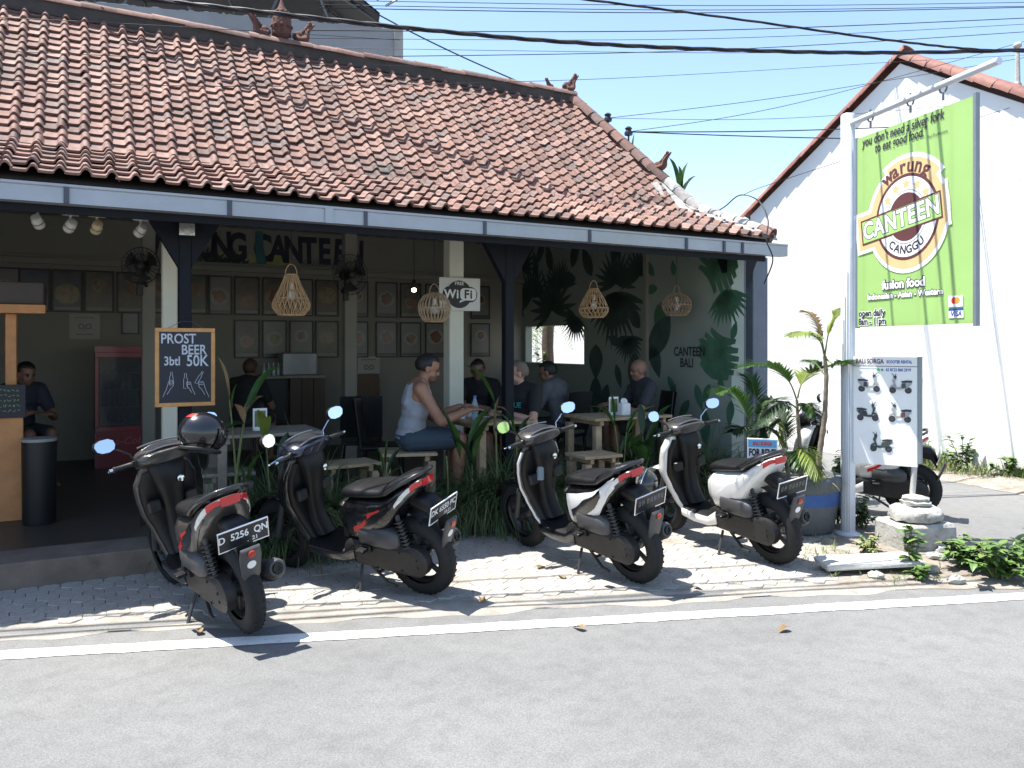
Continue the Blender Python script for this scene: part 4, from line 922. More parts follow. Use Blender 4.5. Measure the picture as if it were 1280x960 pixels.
flat('hours_edge', PWH, texts=[line('open daily', 1074, 393, 1107, 390, .075, bold=.008), line('8am - 11pm', 1074, 404, 1108, 400, .075, bold=.008)], off=.0075)
flat('hours', PDK, texts=[line('open daily', 1074, 393, 1107, 390, .075, bold=.003), line('8am - 11pm', 1074, 404, 1108, 400, .075, bold=.003)], off=.009)
x0, z1 = sg(1186, 370); x1, z0 = sg(1204, 383); X0, Z1 = sg(1186.5, 386); X1, Z0 = sg(1205, 397)
flat('card_logo', PWH, [[(x0,z0),(x1,z0),(x1,z1),(x0,z1)], [(X0,Z0),(X1,Z0),(X1,Z1),(X0,Z1)]], off=.007)
mxx, mz = (x0+x1)/2, (z0+z1)/2+.005
flat('card_circle', PRED, [disc(.024,18,mxx-.014,mz)], off=.0085); flat('card_circle', PORG, [disc(.024,18,mxx+.016,mz)], off=.0095)
flat('card_name', PBLU, [[(X0,Z1-.016),(X1,Z1-.016),(X1,Z1),(X0,Z1)]], texts=[('VISA',(X0+X1)/2,(Z0+Z1)/2-.006,0,.05,dict(bold=.002,shear=.15))], off=.0085)
# ================================================================== rental board on a post in a stone base
RO = at(1066.5, 446, 6.70); RE_ = at(1147, 446, 6.42); ra = math.atan2(RE_.y-RO.y, RE_.x-RO.x); RW = math.hypot(RE_.x-RO.x, RE_.y-RO.y); RH = .885
RBD = thing('rental_board', 'white scooter rental board with five printed scooters beside the pole', 'sign', (RO.x, RO.y, 0), ra)
zb_ = RO.z-RH
b = MB(); b.rbox(0,RW,0,.018,zb_,RO.z,.004); brd = b.build('board', PWH, RBD)
b = MB(); b.rbox(RW+.001,RW+.032,-.006,.03,zb_+.03,RO.z+.004,.004); b.build('edge_frame', FRM, RBD)
def fl2(name, m, polys=(), texts=(), off=.003):
    b = MB()
    for p in polys: b.prism(p, 0, .001, XZ(0,-off,0))
    for t in texts: add_text(b, t[0], XZ(t[1],-off,t[2],0), t[3], **(t[4] if len(t) > 4 else {}))
    return b.build(name, m, brd)
ztop = RO.z
fl2('heading_rule', PDK, [[(.0,ztop-.078),(RW,ztop-.078),(RW,ztop-.074),(0,ztop-.074)]])
fl2('heading', MAR, texts=[('BALI SORGA', .128, ztop-.038, .054, dict(bold=.0015, xs=.72))])
fl2('heading', PBLU, texts=[('SCOOTER RENTAL', .352, ztop-.040, .034, dict(bold=.001, xs=.66)), ('62 8123 860 2919', .345, ztop-.105, .034, dict(bold=.0008, xs=.75))])
fl2('phone_mark', mat('print_green', (.05,.35,.10), .5, bump=0), [disc(.012,14,.195,ztop-.105), disc(.010,14,.224,ztop-.105)])
random.seed(4)
def mini(cx_, cz_, s, flip, body, seat):
    def P(l): return [(cx_+(x*s*(-1 if flip else 1)), cz_+y*s) for x, y in (l if not flip else l[::-1])]
    tag(fl2('scooter_picture', PDK, [P(disc(.30,20,-.62,-.45)), P(disc(.30,20,.72,-.45)), P([(-.95,.28),(-.1,.25),(.0,.40),(-.5,.5),(-.95,.48)]), P([(.42,.55),(.62,.5),(.66,.85),(.5,.95),(.36,.85)]), P([(.40,1.1),(.46,1.1),(.52,.9),(.46,.9)]), P([(.75,1.12),(.82,1.12),(.6,.85),(.55,.9)])], off=.003), kind='stuff')
    tag(fl2('scooter_picture', GREYP, [P(disc(.17,16,-.62,-.45)), P(disc(.17,16,.72,-.45))], off=.0045), kind='stuff')
    tag(fl2('scooter_picture', body, [P([(-.98,.22),(-.55,-.25),(-.1,-.35),(.3,-.40),(.38,-.15),(.05,-.15),(-.05,.2),(-.6,.30)]), P([(.30,-.35),(.44,-.38),(.62,.1),(.78,.45),(.6,.75),(.45,.6),(.5,.25)]), P([(.45,-.1),(.78,-.12),(.95,-.3),(1.0,-.2),(.8,.05),(.55,.1)])], off=.006), kind='stuff')
    fl2('scooter_picture', seat, [P([(-.45,-.2),(-.05,-.25),(-.1,.2),(-.4,.22)])], off=.0075)
PGR = mat('print_greygreen', (.05,.065,.06), .5, bump=0); PSIL = mat('print_silver', (.35,.36,.36), .5, bump=0)
for (x, z, fl_, bd, st) in ((.12,.66,0,PSIL,PDK),(.365,.655,1,PSIL,PGR),(.11,.42,0,PGR,PDK),(.36,.42,1,PSIL,MAR),(.22,.17,1,PGR,PGR)):
    mini(x, zb_+z, .086, fl_, bd, st)
b = MB(); px = RW+.008; lean_ = -.02
b.tube([(px-.05,.03,.40),(px-.018,.028,.9),(px+.005,.026,RO.z-.17)], .022, 10); b.build('post', mat('rusty_white_pipe', (.50,.48,.45), .6, .2, var=.15, dirt=((.22,.13,.08), .6, 7)), RBD, smooth=50)
ST = thing('stone_post_base', 'stacked stone base of square block and round discs holding the rental board post', 'stone base', (RO.x+math.cos(ra)*(px-.05)-.0, RO.y+math.sin(ra)*(px-.05)-.06, 0))
MOSS = mat('weathered_stone', (.36,.35,.32), .9, var=.3, scale=9, bump=.7, bscale=40, dirt=((.15,.145,.13), .56, 7))
b = MB(); random.seed(14)
def rough(b, amp):
    b.v = [(x+random.gauss(0,amp), y+random.gauss(0,amp), z+random.gauss(0,amp)) for x,y,z in b.v]; return b
b.rbox(-.25,.23,-.20,.20,-.02,.205,.03, TR(rz=12)); rough(b,.006).build('block', MOSS, ST)
b = MB(); b.lathe([(.13,.206),(.19,.225),(.20,.26),(.19,.30),(.14,.325),(.10,.33)], 22); rough(b,.006).build('lower_disc', MOSS, ST, smooth=50)
b = MB(); b.lathe([(.085,.331),(.11,.338),(.115,.36),(.09,.372),(.10,.378),(.10,.392),(.04,.405)], 18); rough(b,.004).build('upper_disc', MOSS, ST, smooth=50)
q = gnd(1085, 703, .06); b = MB(); b.rbox(-.34,.34,-.10,.13,.045,.085,.012, TR(rz=4, ry=-1.5, rx=3)); o = rough(b,.003).build('concrete_slab', PALEC, None, loc=(q.x, q.y, 0)); tag(o, 'pale concrete slab lying flat on the verge beside the stone base', 'slab')
random.seed(22)
for i, (u, v, s_, lb) in enumerate(((1140,708,.075,'largest loose stone, just right of the concrete slab end'),(1170,700,.06,'loose stone below the right corner of the stone base'),(1165,716,.05,'small loose stone among the weeds right of the slab'),(1095,722,.045,'smallest loose stone at the road side in front of the slab'),(1195,728,.05,'pale loose stone nearest the white road line under the weeds'),(1178,692,.05,'loose stone touching the right side of the square stone block'))):
    q = gnd(u, v); b = MB(); b.ell((0,0,s_*.4), (s_*1.3,s_,s_*.6), 8, 6); rough(b,s_*.13); o = b.build('rubble_stone', MOSS, None, loc=(q.x,q.y,.0), rot=(0,0,random.uniform(0,3)))
    tag(o, lb, 'stone', 'loose stones on the verge')
# ================================================================== FOR RENT card on the white scooter's seat
c0 = at(934, 572, 6.02); c1 = at(972, 573, 5.96)
fa = math.atan2(c1.y-c0.y, c1.x-c0.x)-.02; fw_ = (c1-c0).length
FR = thing('rent_card', 'small blue and white FOR RENT card standing on the white scooter seat', 'sign', c0, fa)
b = MB(); M = TR(rx=10); b.rbox(0,fw_,0,.012,-.005,.150,.002, M); cdb = b.build('card', PWH, FR)
def onc(name, m, polys=(), texts=(), off=.002):
    b = MB()
    for p in polys: b.prism(p, 0, .0008, M @ XZ(0,-off,0))
    for t in texts: add_text(b, t[0], M @ XZ(t[1],-off,t[2],0), t[3], **t[4])
    b.build(name, m, cdb)
onc('blue_band', mat('print_skyblue', (.12,.42,.68), .5, bump=0), [[(.008,.085),(fw_-.008,.085),(fw_-.008,.142),(.008,.142)]])
onc('words', PDK, texts=[('FOR RENT', fw_/2, .042, .074, dict(bold=.0035, xs=.56))]); onc('words', PRED, texts=[('BALI SORGA', fw_/2, .113, .04, dict(bold=.002, xs=.62))], off=.0035)
# ================================================================== overhead wires
def wire(pts, r, label, name='overhead_wire', seg=6, n=10):
    P = [p if isinstance(p, Vector) else at(*p) for p in pts]; out = []
    for i in range(len(P)-1):
        p0, p1, p2, p3 = P[max(i-1,0)], P[i], P[i+1], P[min(i+2,len(P)-1)]
        for k in range(n):
            t = k/n; out.append(.5*((2*p1)+(p2-p0)*t+(2*p0-5*p1+4*p2-p3)*t*t+(3*p1-p0-3*p2+p3)*t**3))
    out.append(P[-1]); b = MB(); o0 = out[0].copy(); b.tube([p-o0 for p in out], r, seg)
    return tag(b.build(name, CABLE, None, smooth=60, loc=o0), label, 'wire', 'overhead wires')
b = MB()
def bundle(pts, r, label):
    P = [at(*p) for p in pts]; out = []
    for i in range(len(P)-1):
        p0, p1, p2, p3 = P[max(i-1,0)], P[i], P[i+1], P[min(i+2,len(P)-1)]
        for k in range(24):
            t = k/24; out.append(.5*((2*p1)+(p2-p0)*t+(2*p0-5*p1+4*p2-p3)*t*t+(3*p1-p0-3*p2+p3)*t**3))
    b = MB(); o0 = out[0].copy()
    for s_ in range(3):
        b.tube([p-o0+Vector((0, r*math.cos(i*.42+s_*2.094), r*math.sin(i*.42+s_*2.094))) for i, p in enumerate(out)], r*.82, 6)
    return tag(b.build('power_cable', CABLE, None, smooth=60, loc=o0), label, 'cable', 'overhead wires')
bundle([(120,-8,7.2),(300,12,7.4),(500,34,7.8),(700,52,8.2),(900,62,8.6),(1110,66,9.0),(1340,61,9.5)], .0135, 'thickest twisted black power cable sagging across the whole sky')
bundle([(690,-6,8.6),(900,21,8.8),(1110,50,9.0),(1225,62,9.2),(1340,66,9.4)], .008, 'twisted black cable slanting down from the top edge to the white house')
I1 = B(hip_s(T_n-.42)+.02, T_n-.42, roof_z(T_n-.42)+.19); I2 = B(hip_s(T_n-.66)+.02, T_n-.66, roof_z(T_n-.66)+.24); CT = at(930,243,8.4)
WI = [([(180,-4,9.5),(880,7,10.5),(1340,2,12)], .0055,'topmost thin wire at the very top of the sky'),
 ([(400,6,9.5),(880,12.5,10.5),(1340,7,12)], .006,'second thin wire from the top of the sky, of the close pair'),
 ([(400,10,9.5),(880,16,10.5),(1340,8,12)], .007,'lower thin wire of the close pair near the top of the sky'),
 ([(380,38,9.6),(880,38,10.5),(1340,20,12)], .0075,'straight dark wire that meets the thick cable by the concrete corner'),
 ([(300,47,9.6),(880,48.5,10.5),(1340,27,12)], .0045,'faint thin wire just under the straight dark wire'),
 ([(300,58,9.6),(880,66,10.5),(1340,64,12)], .004,'faint thin wire running right behind the sagging thick cable'),
 ([(330,72,9.6),(880,63,10.5),(1340,36,12)], .0062,'dark wire rising to the right above the roof ridge'),
 ([(-40,98,5.4),(300,108,6.2),(683,101,8.2),(900,91,9.5),(1160,75,10.6),(1340,66,11.5)], .0035,'thin pale wire crossing the upper tiles and passing the ridge end finial'),
 ([(-40,20,5.6),(200,32,6.3),(500,50,7.6)], .0035,'thin wire crossing the top left tiles below the ridge'),
 ([(-40,62,5.5),(300,76,6.3),(560,84,7.9)], .003,'thin wire crossing the middle of the left tiles'),
 ([(425,-8,9),(510,38,9.3),(580,72,9.5),(655,105,9.7)], .010,'twisted service drop slanting from top centre down to the ridge'),
 ([I2,(1000,163,9.6),(1340,150,10.5)], .008,'upper dark wire leaving the hip insulator toward the white house'),
 ([I2,(1000,172,9.6),(1340,178,10.5)], .008,'lower dark wire leaving the hip insulator toward the white house'),
 ([I1,(1000,118,9.8),(1340,62,11)], .0045,'thin wire rising from the hip insulator to the upper right'),
 ([I2,(1000,128,9.6),(1340,35,11)], .0045,'thin wire rising steepest from the lower hip tiles to the right'),
 ([CT,(1000,218,8.8),(1340,110,10)], .0045,'thin wire rising from the eave corner past the green sign'),
 ([I1,(1000,147,9.6),(1340,118,10.5)], .0035,'faint wire almost level between the hip and the white gable')]
for p, r, l in WI: wire(p, r*.8, l)
pts = [at(885,270,8.9),at(905,259,8.7),at(925,244,8.45),at(948,251,8.3),at(960,275,8.15),at(958,300,8.1),at(966,325,8.1),at(955,355,8.2)]
wire(pts, .007, 'loose black cable looping over the mortared hip corner', 'loose_cable', n=8)
# cables higher up along the road, above the picture; their shadows cross the roadside
for i, (d, z, r) in enumerate(((.27,4.6,.016),(.37,4.7,.013),(.52,4.55,.014),(.86,4.75,.012))):
    k = z/TOSUN.z; off = Vector((TOSUN.x*k, TOSUN.y*k, 0)); b = MB()
    p = [road_p(a, d+.012*a+.02*math.sin(a*.8+i)) + off + Vector((0,0,z-.10*math.sin(math.pi*(a+7)/18))) for a in [-7+.9*j for j in range(21)]]
    o0 = p[0].copy(); b.tube([q-o0 for q in p], r, 6)
    tag(b.build('roadside_cable', CABLE, None, smooth=60, loc=o0), ('cable above the road casting the shadow line nearest the white line','cable above the road casting the second shadow line from the white line','cable above the road casting the third shadow line from the white line','cable above the road casting the farthest shadow line, across the paving blocks')[i], 'cable', 'cables above the road edge')
# ================================================================== posters on the back wall
PN = 5.19
FRAMEB = mat('poster_frame_black', (.012,.012,.014), .4, var=.2, bump=0)
def food_mat(i, bgc, foodc):
    m, t, p = new_mat('poster_print_%d' % i); tc = nd(t, 'ShaderNodeTexCoord')
    n = nd(t, 'ShaderNodeTexNoise'); n.inputs['Scale'].default_value = 9; n.inputs['Detail'].default_value = 5
    n.noise_dimensions = '4D'; n.inputs['W'].default_value = i*3.7
    t.links.new(tc.outputs['Object'], n.inputs['Vector'])
    r = ramp(t, [(.36, tuple(c*.45 for c in foodc)), (.52, foodc), (.66, bgc)]); t.links.new(n.outputs['Fac'], r.inputs['Fac'])
    t.links.new(r.outputs[0], p.inputs['Base Color']); p.inputs['Roughness'].default_value = .25
    return m
FOODS = [tuple(tuple(c*.5 for c in q) for q in f) for f in [((.20,.14,.08),(.32,.14,.05)),((.10,.16,.06),(.35,.28,.08)),((.22,.10,.06),(.40,.20,.08)),((.12,.09,.06),(.45,.30,.14)),((.06,.08,.12),(.30,.22,.14)),((.16,.18,.10),(.38,.10,.06))]]
FM = [food_mat(i, *f) for i, f in enumerate(FOODS)]
PAPER = mat('poster_paper', (.15,.145,.13), .3, var=.12, scale=3, bump=0); PDARK = mat('poster_dark', (.045,.045,.055), .3, var=.4, scale=6, bump=0); PLATEC = mat('poster_plate', (.22,.215,.20), .3, var=.1, bump=0)
PBG = [PDARK] + [mat('poster_ground_%d' % i, c, .3, var=.5, scale=7, bump=0) for i, c in enumerate(((.05,.07,.035),(.08,.05,.03),(.03,.05,.075),(.09,.075,.05)))]
WD, HT = .335, .525
POSTS = []
ordn = ['first','second','third','fourth','fifth','sixth','seventh','eighth','ninth','tenth','eleventh','twelfth','thirteenth','fourteenth','fifteenth','sixteenth']
up = [5,43,84,124,164,204,246,273.5,308.5,343,376.5,408.5,446,483,513,544,600]
lo = [308.5,343,376.5,408.5,446,483,513,544,600]
what_u = ['green drinks','red drink','yellow dessert','row of glasses','dark bottles','bottle','plate of food','red salad','green noodle bowl','brown rice plate','mixed plate','dark wok dish','narrow strip of a dish','round yellow dish','curry plate','half hidden plate','dim dish']
what_l = ['fried snack on a white plate','dark bowl on a white plate','brown soup bowl','dark grilled dish','narrow strip of a dish','brown round dish','dark lettered dish','pale ring of food','dim green dish']
def poster(u, row, i, n, what):
    z = 2.28 if row == 'upper' else 1.69
    s, _ = pn(u, 380, PN); loc = B(s, PN-.012, z)
    t = thing('food_poster', 'framed %s poster, %s of the %s wall row' % (what, ordn[i] if i < 16 else 'last', row), 'poster', loc, BR, 'framed food posters')
    h = HT/2; w = WD/2; b = MB()
    for (x0,x1,z0,z1) in ((-w,w,h-.018,h),(-w,w,-h,-h+.018),(-w,-w+.018,-h+.0182,h-.0182),(w-.018,w,-h+.0182,h-.0182)): b.rbox(x0,x1,-.010,.010,z0,z1,.003)
    b.build('frame', FRAMEB, t)
    rnd = random.Random(i*7+(1 if row == 'upper' else 99)); k = rnd.randrange(6)
    dark = rnd.random() < .45
    b = MB(); b.box(-w+.017,w-.017,-.001,.006,-h+.017,h-.017); pr = b.build('print', PBG[rnd.randrange(5)] if dark else PAPER, t)
    cz_ = rnd.uniform(-.06,.07); r = rnd.uniform(.075,.14)
    b = MB(); b.prism(disc(r,24,0,cz_,1,.9), 0,.0012, XZ(0,-.0015,0)); b.build('plate', PLATEC if not dark else FM[k], pr)
    b = MB(); pts = [(x*(1+rnd.uniform(-.22,.22)), cz_+(y-cz_)*(1+rnd.uniform(-.22,.22))) for x, y in disc(r*.66,16,0,cz_)]; b.prism(pts, 0,.0012, XZ(0,-.0032,0)); b.build('food', FM[(k+2)%6], pr)
    b = MB(); b.box(-w+.03,w-.03,-.003,-.0015,-h+.028,-h+.062); b.build('caption_strip', PAPER if dark else PDARK, pr)
for i, u in enumerate(up): poster(u, 'upper', i, len(up), what_u[i])
for i, u in enumerate(lo): poster(u, 'lower', i, len(lo), what_l[i])
s, z = pn(163, 404, PN); t = thing('notice_frame', 'small empty black framed notice under the upper posters by the fan', 'picture frame', B(s,PN-.012,z), BR)
b = MB(); w, h = .10, .14
for (x0,x1,z0,z1) in ((-w,w,h-.014,h),(-w,w,-h,-h+.014),(-w,-w+.014,-h+.0142,h-.0142),(w-.014,w,-h+.0142,h-.0142)): b.rbox(x0,x1,-.010,.010,z0,z1,.003)
b.build('frame', FRAMEB, t); b = MB(); b.box(-w+.013,w-.013,-.001,.006,-h+.013,h-.013); b.build('paper', PAPER, t)
for u, v, lb in ((106,408,'pale tour review notice sheet on the wall above the red fridge'), (461,459,'pale notice sheet with a round owl-eyed emblem below the right posters')):
    s, z = pn(u, v, PN); t = thing('wall_notice', lb, 'notice', B(s,PN-.006,z), BR); b = MB(); b.box(-.17,.17,0,.005,-.16,.16); pr = b.build('sheet', CREAM if 0 else mat('notice_paper', (.36,.345,.30), .6, var=.05, bump=0), t)
    b = MB()
    for sx in (-.04,.04): b.prism(disc(.036,20,sx,0), 0,.001, XZ(0,-.002,0))
    b.prism([(-.012,-.03),(.012,-.03),(0,-.055)], 0,.001, XZ(0,-.002,0)); b.build('emblem', PDARK, pr)
    b = MB()
    for sx in (-.04,.04): b.prism(disc(.022,16,sx,0), 0,.001, XZ(0,-.0035,0))
    tag(b.build('emblem_eye', mat('notice_paper', (.46,.44,.37)), pr), kind='stuff')
    b = MB()
    for zz_, ww in ((.11,.11),(-.10,.09)):
        for k in range(7): b.box(-ww+2*ww*k/7, -ww+2*ww*k/7+ww*.2, -.002,-.001, zz_-.008, zz_+.008)
    tag(b.build('print_line', PDARK, pr), kind='stuff')
# ================================================================== chalkboard, wifi sign, floodlight, spotlights
s, z = pn(232, 459, .40); CBD = thing('chalkboard', 'orange framed chalkboard with a beer offer hanging on the left post', 'chalkboard', B(s,.40,z), BR)
w, h = .215, .30; ORF = mat('orange_frame_wood', (.52,.26,.085), .5, var=.2, scale=12, bump=.15)
b = MB(); b.rbox(-w,w,0,.02,h-.03,h,.004); b.build('frame_rail', ORF, CBD); b = MB(); b.rbox(-w,w,0,.02,-h,-h+.03,.004); b.build('frame_rail', ORF, CBD)
for sx in (-1,1): b = MB(); b.rbox(min(sx*w,sx*(w-.03)),max(sx*w,sx*(w-.03)),.0005,.0195,-h+.0305,h-.0305,.004); b.build('frame_stile', ORF, CBD)
b = MB(); b.box(-w+.028,w-.028,.006,.016,-h+.028,h-.028); bd = b.build('slate', mat('slate_board', (.016,.018,.026), .6, var=.25, scale=4, bump=0), CBD)
CHALK = mat('chalk', (.50,.53,.60), .9, var=.2, scale=30, bump=0)
b = MB()
for t_, x, zz_, sz, xs in (('PROST',-.05,.215,.105,.80),('BEER',.06,.130,.105,.80),('3btl',-.095,.045,.095,.80),('50K',.085,.045,.12,.80)): add_text(b, t_, XZ(x,.0055,zz_), sz, bold=.0015, xs=xs)
b.build('chalk_words', CHALK, bd)
def strokes(b, lines, ox, oz, sc=1, r=.0018):
    for l in lines: b.tube([(ox+x*sc, .0045, oz+y*sc) for x, y in l], r, 4)
bott = [[(-.012,-.05),(-.012,.01),(-.006,.025),(-.006,.05),(.006,.05),(.006,.025),(.012,.01),(.012,-.05),(-.012,-.05)]]
hand = [[(-.06,-.14),(-.035,-.08),(-.025,-.045),(-.02,-.02),(.012,-.012),(.016,-.03),(.012,-.06),(-.005,-.075),(-.03,-.12)],[(-.018,-.028),(.014,-.025)],[(-.018,-.04),(.014,-.04)]]
b = MB(); strokes(b, bott, -.10, -.085); strokes(b, hand, -.10, -.085); strokes(b, bott, .0, -.105, 1.15); strokes(b, [[(-x,y) for x,y in l] for l in hand], .02, -.10, .8)
strokes(b, [[(x*.8+y*.5,-x*.3+y*.9) for x,y in l] for l in bott], .10, -.08); strokes(b, [[(-x,y) for x,y in l] for l in hand], .11, -.095); tag(b.build('chalk_drawing', CHALK, bd), kind='stuff')
b = MB(); b.tube([(-.12,.01,h),(-.03,.02,h+.05),(.05,.02,h+.05),(.13,.01,h)], .0025, 5); b.build('hanging_wire', STEEL, CBD)
s, z = pn(574.5, 368, 1.47); WF = thing('wifi_sign', 'white FREE WiFi sign fixed on the pale column', 'sign', B(s,1.46,z), BR)
w, h = .235, .172; b = MB(); b.rbox(-w,w,0,.008,-h,h,.003); wb = b.build('panel', mat('wifi_white', (.66,.66,.63), .5, var=.04, bump=0), WF)
def wf(name, m, polys=(), texts=(), off=.002):
    b = MB()
    for p in polys: b.prism(p, 0,.001, XZ(0,-off,0))
    for t in texts: add_text(b, t[0], XZ(t[1],-off,t[2]), t[3], **t[4])
    b.build(name, m, wb)
def rrect(x0,x1,y0,y1,r):
    o = []
    for cx_,cy_,a in ((x1-r,y1-r,0),(x0+r,y1-r,90),(x0+r,y0+r,180),(x1-r,y0+r,270)): o += [(cx_+r*math.cos(R(a+18*k)), cy_+r*math.sin(R(a+18*k))) for k in range(6)]
    return o
WDK = mat('wifi_black', (.02,.021,.026), .5, var=.05, bump=0)
wf('cloud', WDK, [rrect(-.20,.20,-.082,.082,.08)]); wf('cloud', WDK, [disc(.145,36,-.01,0)], off=.0035)
wf('bubble', PWH, [rrect(.0,.185,-.062,.066,.045)+[]], off=.005); wf('bubble', PWH, [[(.0,-.062),(.06,-.062),(-.01,-.09)]], off=.0065)
wf('letters', PWH, texts=[('FREE',-.01,.112,.05,dict(bold=.0005)),('Wi',-.098,-.002,.125,dict(bold=.004,space=1.12))], off=.005); wf('letters', WDK, texts=[('Fi',.092,-.002,.125,dict(bold=.004,space=1.15))], off=.008)
s, z = pn(233.5, 287, .34); FLD = thing('floodlight', 'small square floodlight on the bracket of the left post', 'floodlight', B(s,.34,z), BR)
b = MB(); b.rbox(-.062,.062,-.02,.03,-.055,.055,.006); bo = b.build('housing', DARKM, FLD); b = MB(); b.loft([[(-.055,-.021,-.045),(.055,-.021,-.045),(.055,-.021,.045),(-.055,-.021,.045)],[(-.03,-.010,-.02),(.03,-.010,-.02),(.03,-.010,.03),(-.03,-.010,.03)]]); b.build('reflector', mat('flood_reflector', (.55,.56,.55), .25, .8), FLD)
b = MB(); b.box(-.018,.018,-.012,-.009,-.008,.02); b.build('led_panel', mat('led_phosphor', (.6,.62,.35), .4), FLD)
for k in range(6): b = MB(); b.box(-.05+.02*k-.003,-.05+.02*k+.003,.0305,.048,-.05,.05); b.build('cooling_fin', DARKM, bo)
SPW = mat('spot_white', (.55,.54,.50), .4, var=.08)
for i, (u, v, lb) in enumerate(((47,277,'leftmost white ceiling spotlight'),(88,282,'second white ceiling spotlight from the left'),(121,284,'yellowish ceiling spotlight, third from the left'),(176,288,'white ceiling spotlight nearest the left post'))):
    s, z = pn(u, v, .60); m_ = SPW if i != 2 else mat('spot_yellowed', (.50,.42,.26), .5, var=.1)
    t = thing('ceiling_spotlight', lb+' under the eave', 'spotlight', B(s,.60,z), BR, 'ceiling spotlights'); b = MB(); b.rbox(-.055,.055,-.03,.03,.075,.10,.004); b.build('base', m_, t)
    b = MB(); b.tube([(0,0,.075),(0,0,.03)], .008, 6); b.build('stem', m_, t)
    T = TR(0,0,0,rx=55,rz=(-20,25,15,30)[i]); b = MB(); b.lathe([(.02,.05),(.034,.045),(.036,.01),(.040,.005),(.040,-.04),(.034,-.05),(.030,-.04),(0,-.035)], 16, T); b.build('lamp_head', m_, t, smooth=40)
    b = MB(); b.lathe([(.0365,.006),(.043,.002),(.043,-.004),(.0365,-.008)], 16, T, cap=False); b.build('lamp_ring', STEEL, t, smooth=40)
s, z = pn(517.5, 355, 2.4); t = thing('bare_bulb', 'bare lit bulb in a black socket hanging before the right posters', 'bulb', B(s,2.4,z), BR)
b = MB(); b.tube([(0,0,.04),(0,0,3.19-z)], .004, 5); b.build('cord', CABLE, t); b = MB(); b.lathe([(.018,-.05),(.022,-.03),(.022,.03),(.012,.05)], 12); b.build('socket', BLACKP, t, smooth=40)
b = MB(); b.ell((0,0,-.068), (.026,.026,.024), 12, 8); b.build('bulb', emit('bulb_glow', (1,.9,.7), 12), t, smooth=80)
# ================================================================== rattan pendants
def rattan(u, v, n, prof, label, col, strands, wv):
    s, z = pn(u, v, n); t = thing('rattan_pendant', label, 'pendant lamp', B(s,n,z), BR, 'rattan pendant lamps')
    m_ = mat('rattan_'+col, {'gold':(.46,.29,.15),'brown':(.34,.23,.15),'tan':(.40,.29,.18)}[col], .6, var=.2, scale=30, bump=.1)
    def pr(f):
        x = f*(len(prof)-1); i = min(int(x), len(prof)-2); g_ = x-i; a, b_ = prof[i], prof[i+1]; return a[0]+(b_[0]-a[0])*g_, a[1]+(b_[1]-a[1])*g_
    b = MB()
    for k in range(strands):
        for dr in (-1,1):
            pts = []
            for j in range(15):
                r, zz = pr(j/14); a = 2*math.pi*k/strands + dr*wv*j/14; pts.append((r*math.cos(a), r*math.sin(a), zz))
            b.tube(pts, .0042, 4, cap=False)
    sh = tag(b.build('shade', m_, t), kind='stuff')
    for f in (0,.5,1):
        r, zz = pr(f); b = MB(); b.tube([(r*math.cos(R(a)),r*math.sin(R(a)),zz) for a in range(0,361,15)], .006, 5, cap=False); b.build('hoop', m_, t)
    zt_ = max(p[1] for p in prof); b = MB(); b.ell((0,0,-.02), (.035,.035,.045), 12, 8); b.lathe([(.02,.03),(.02,.09)], 10); b.build('bulb', mat('frosted_bulb', (.65,.63,.58), .4, var=.03), t, smooth=80)
    b = MB(); b.tube([(0,0,.09),(0,0,3.0-z if n < .8 else 3.1-z)], .0035, 5); b.build('cord', CABLE, t)
    b = MB(); b.tube([(.05*math.cos(R(a)),0,zt_+.09*math.sin(R(a))) for a in range(0,181,20)], .004, 5); b.build('loop', m_, t)
rattan(364, 366, .75, [(.05,.155),(.07,.10),(.10,.03),(.14,-.05),(.158,-.10),(.155,-.13),(.11,-.19)], 'golden teardrop rattan pendant, leftmost of the hanging lamps', 'gold', 22, .55)
rattan(543, 385, .9, [(.05,.14),(.10,.12),(.145,.06),(.155,0),(.145,-.06),(.11,-.115),(.09,-.13)], 'round rattan globe pendant hanging beside the WiFi sign', 'tan', 26, .35)
rattan(742, 379, .9, [(.05,.15),(.08,.10),(.12,.03),(.155,-.05),(.155,-.09),(.12,-.14),(.10,-.15)], 'diamond shaped rattan pendant in front of the dark painted palms', 'gold', 20, 1.0)
rattan(846, 381, .9, [(.06,.125),(.12,.09),(.165,.03),(.165,-.03),(.14,-.08),(.11,-.12)], 'squat brown rattan pendant in front of the green painted leaves', 'brown', 22, .6)
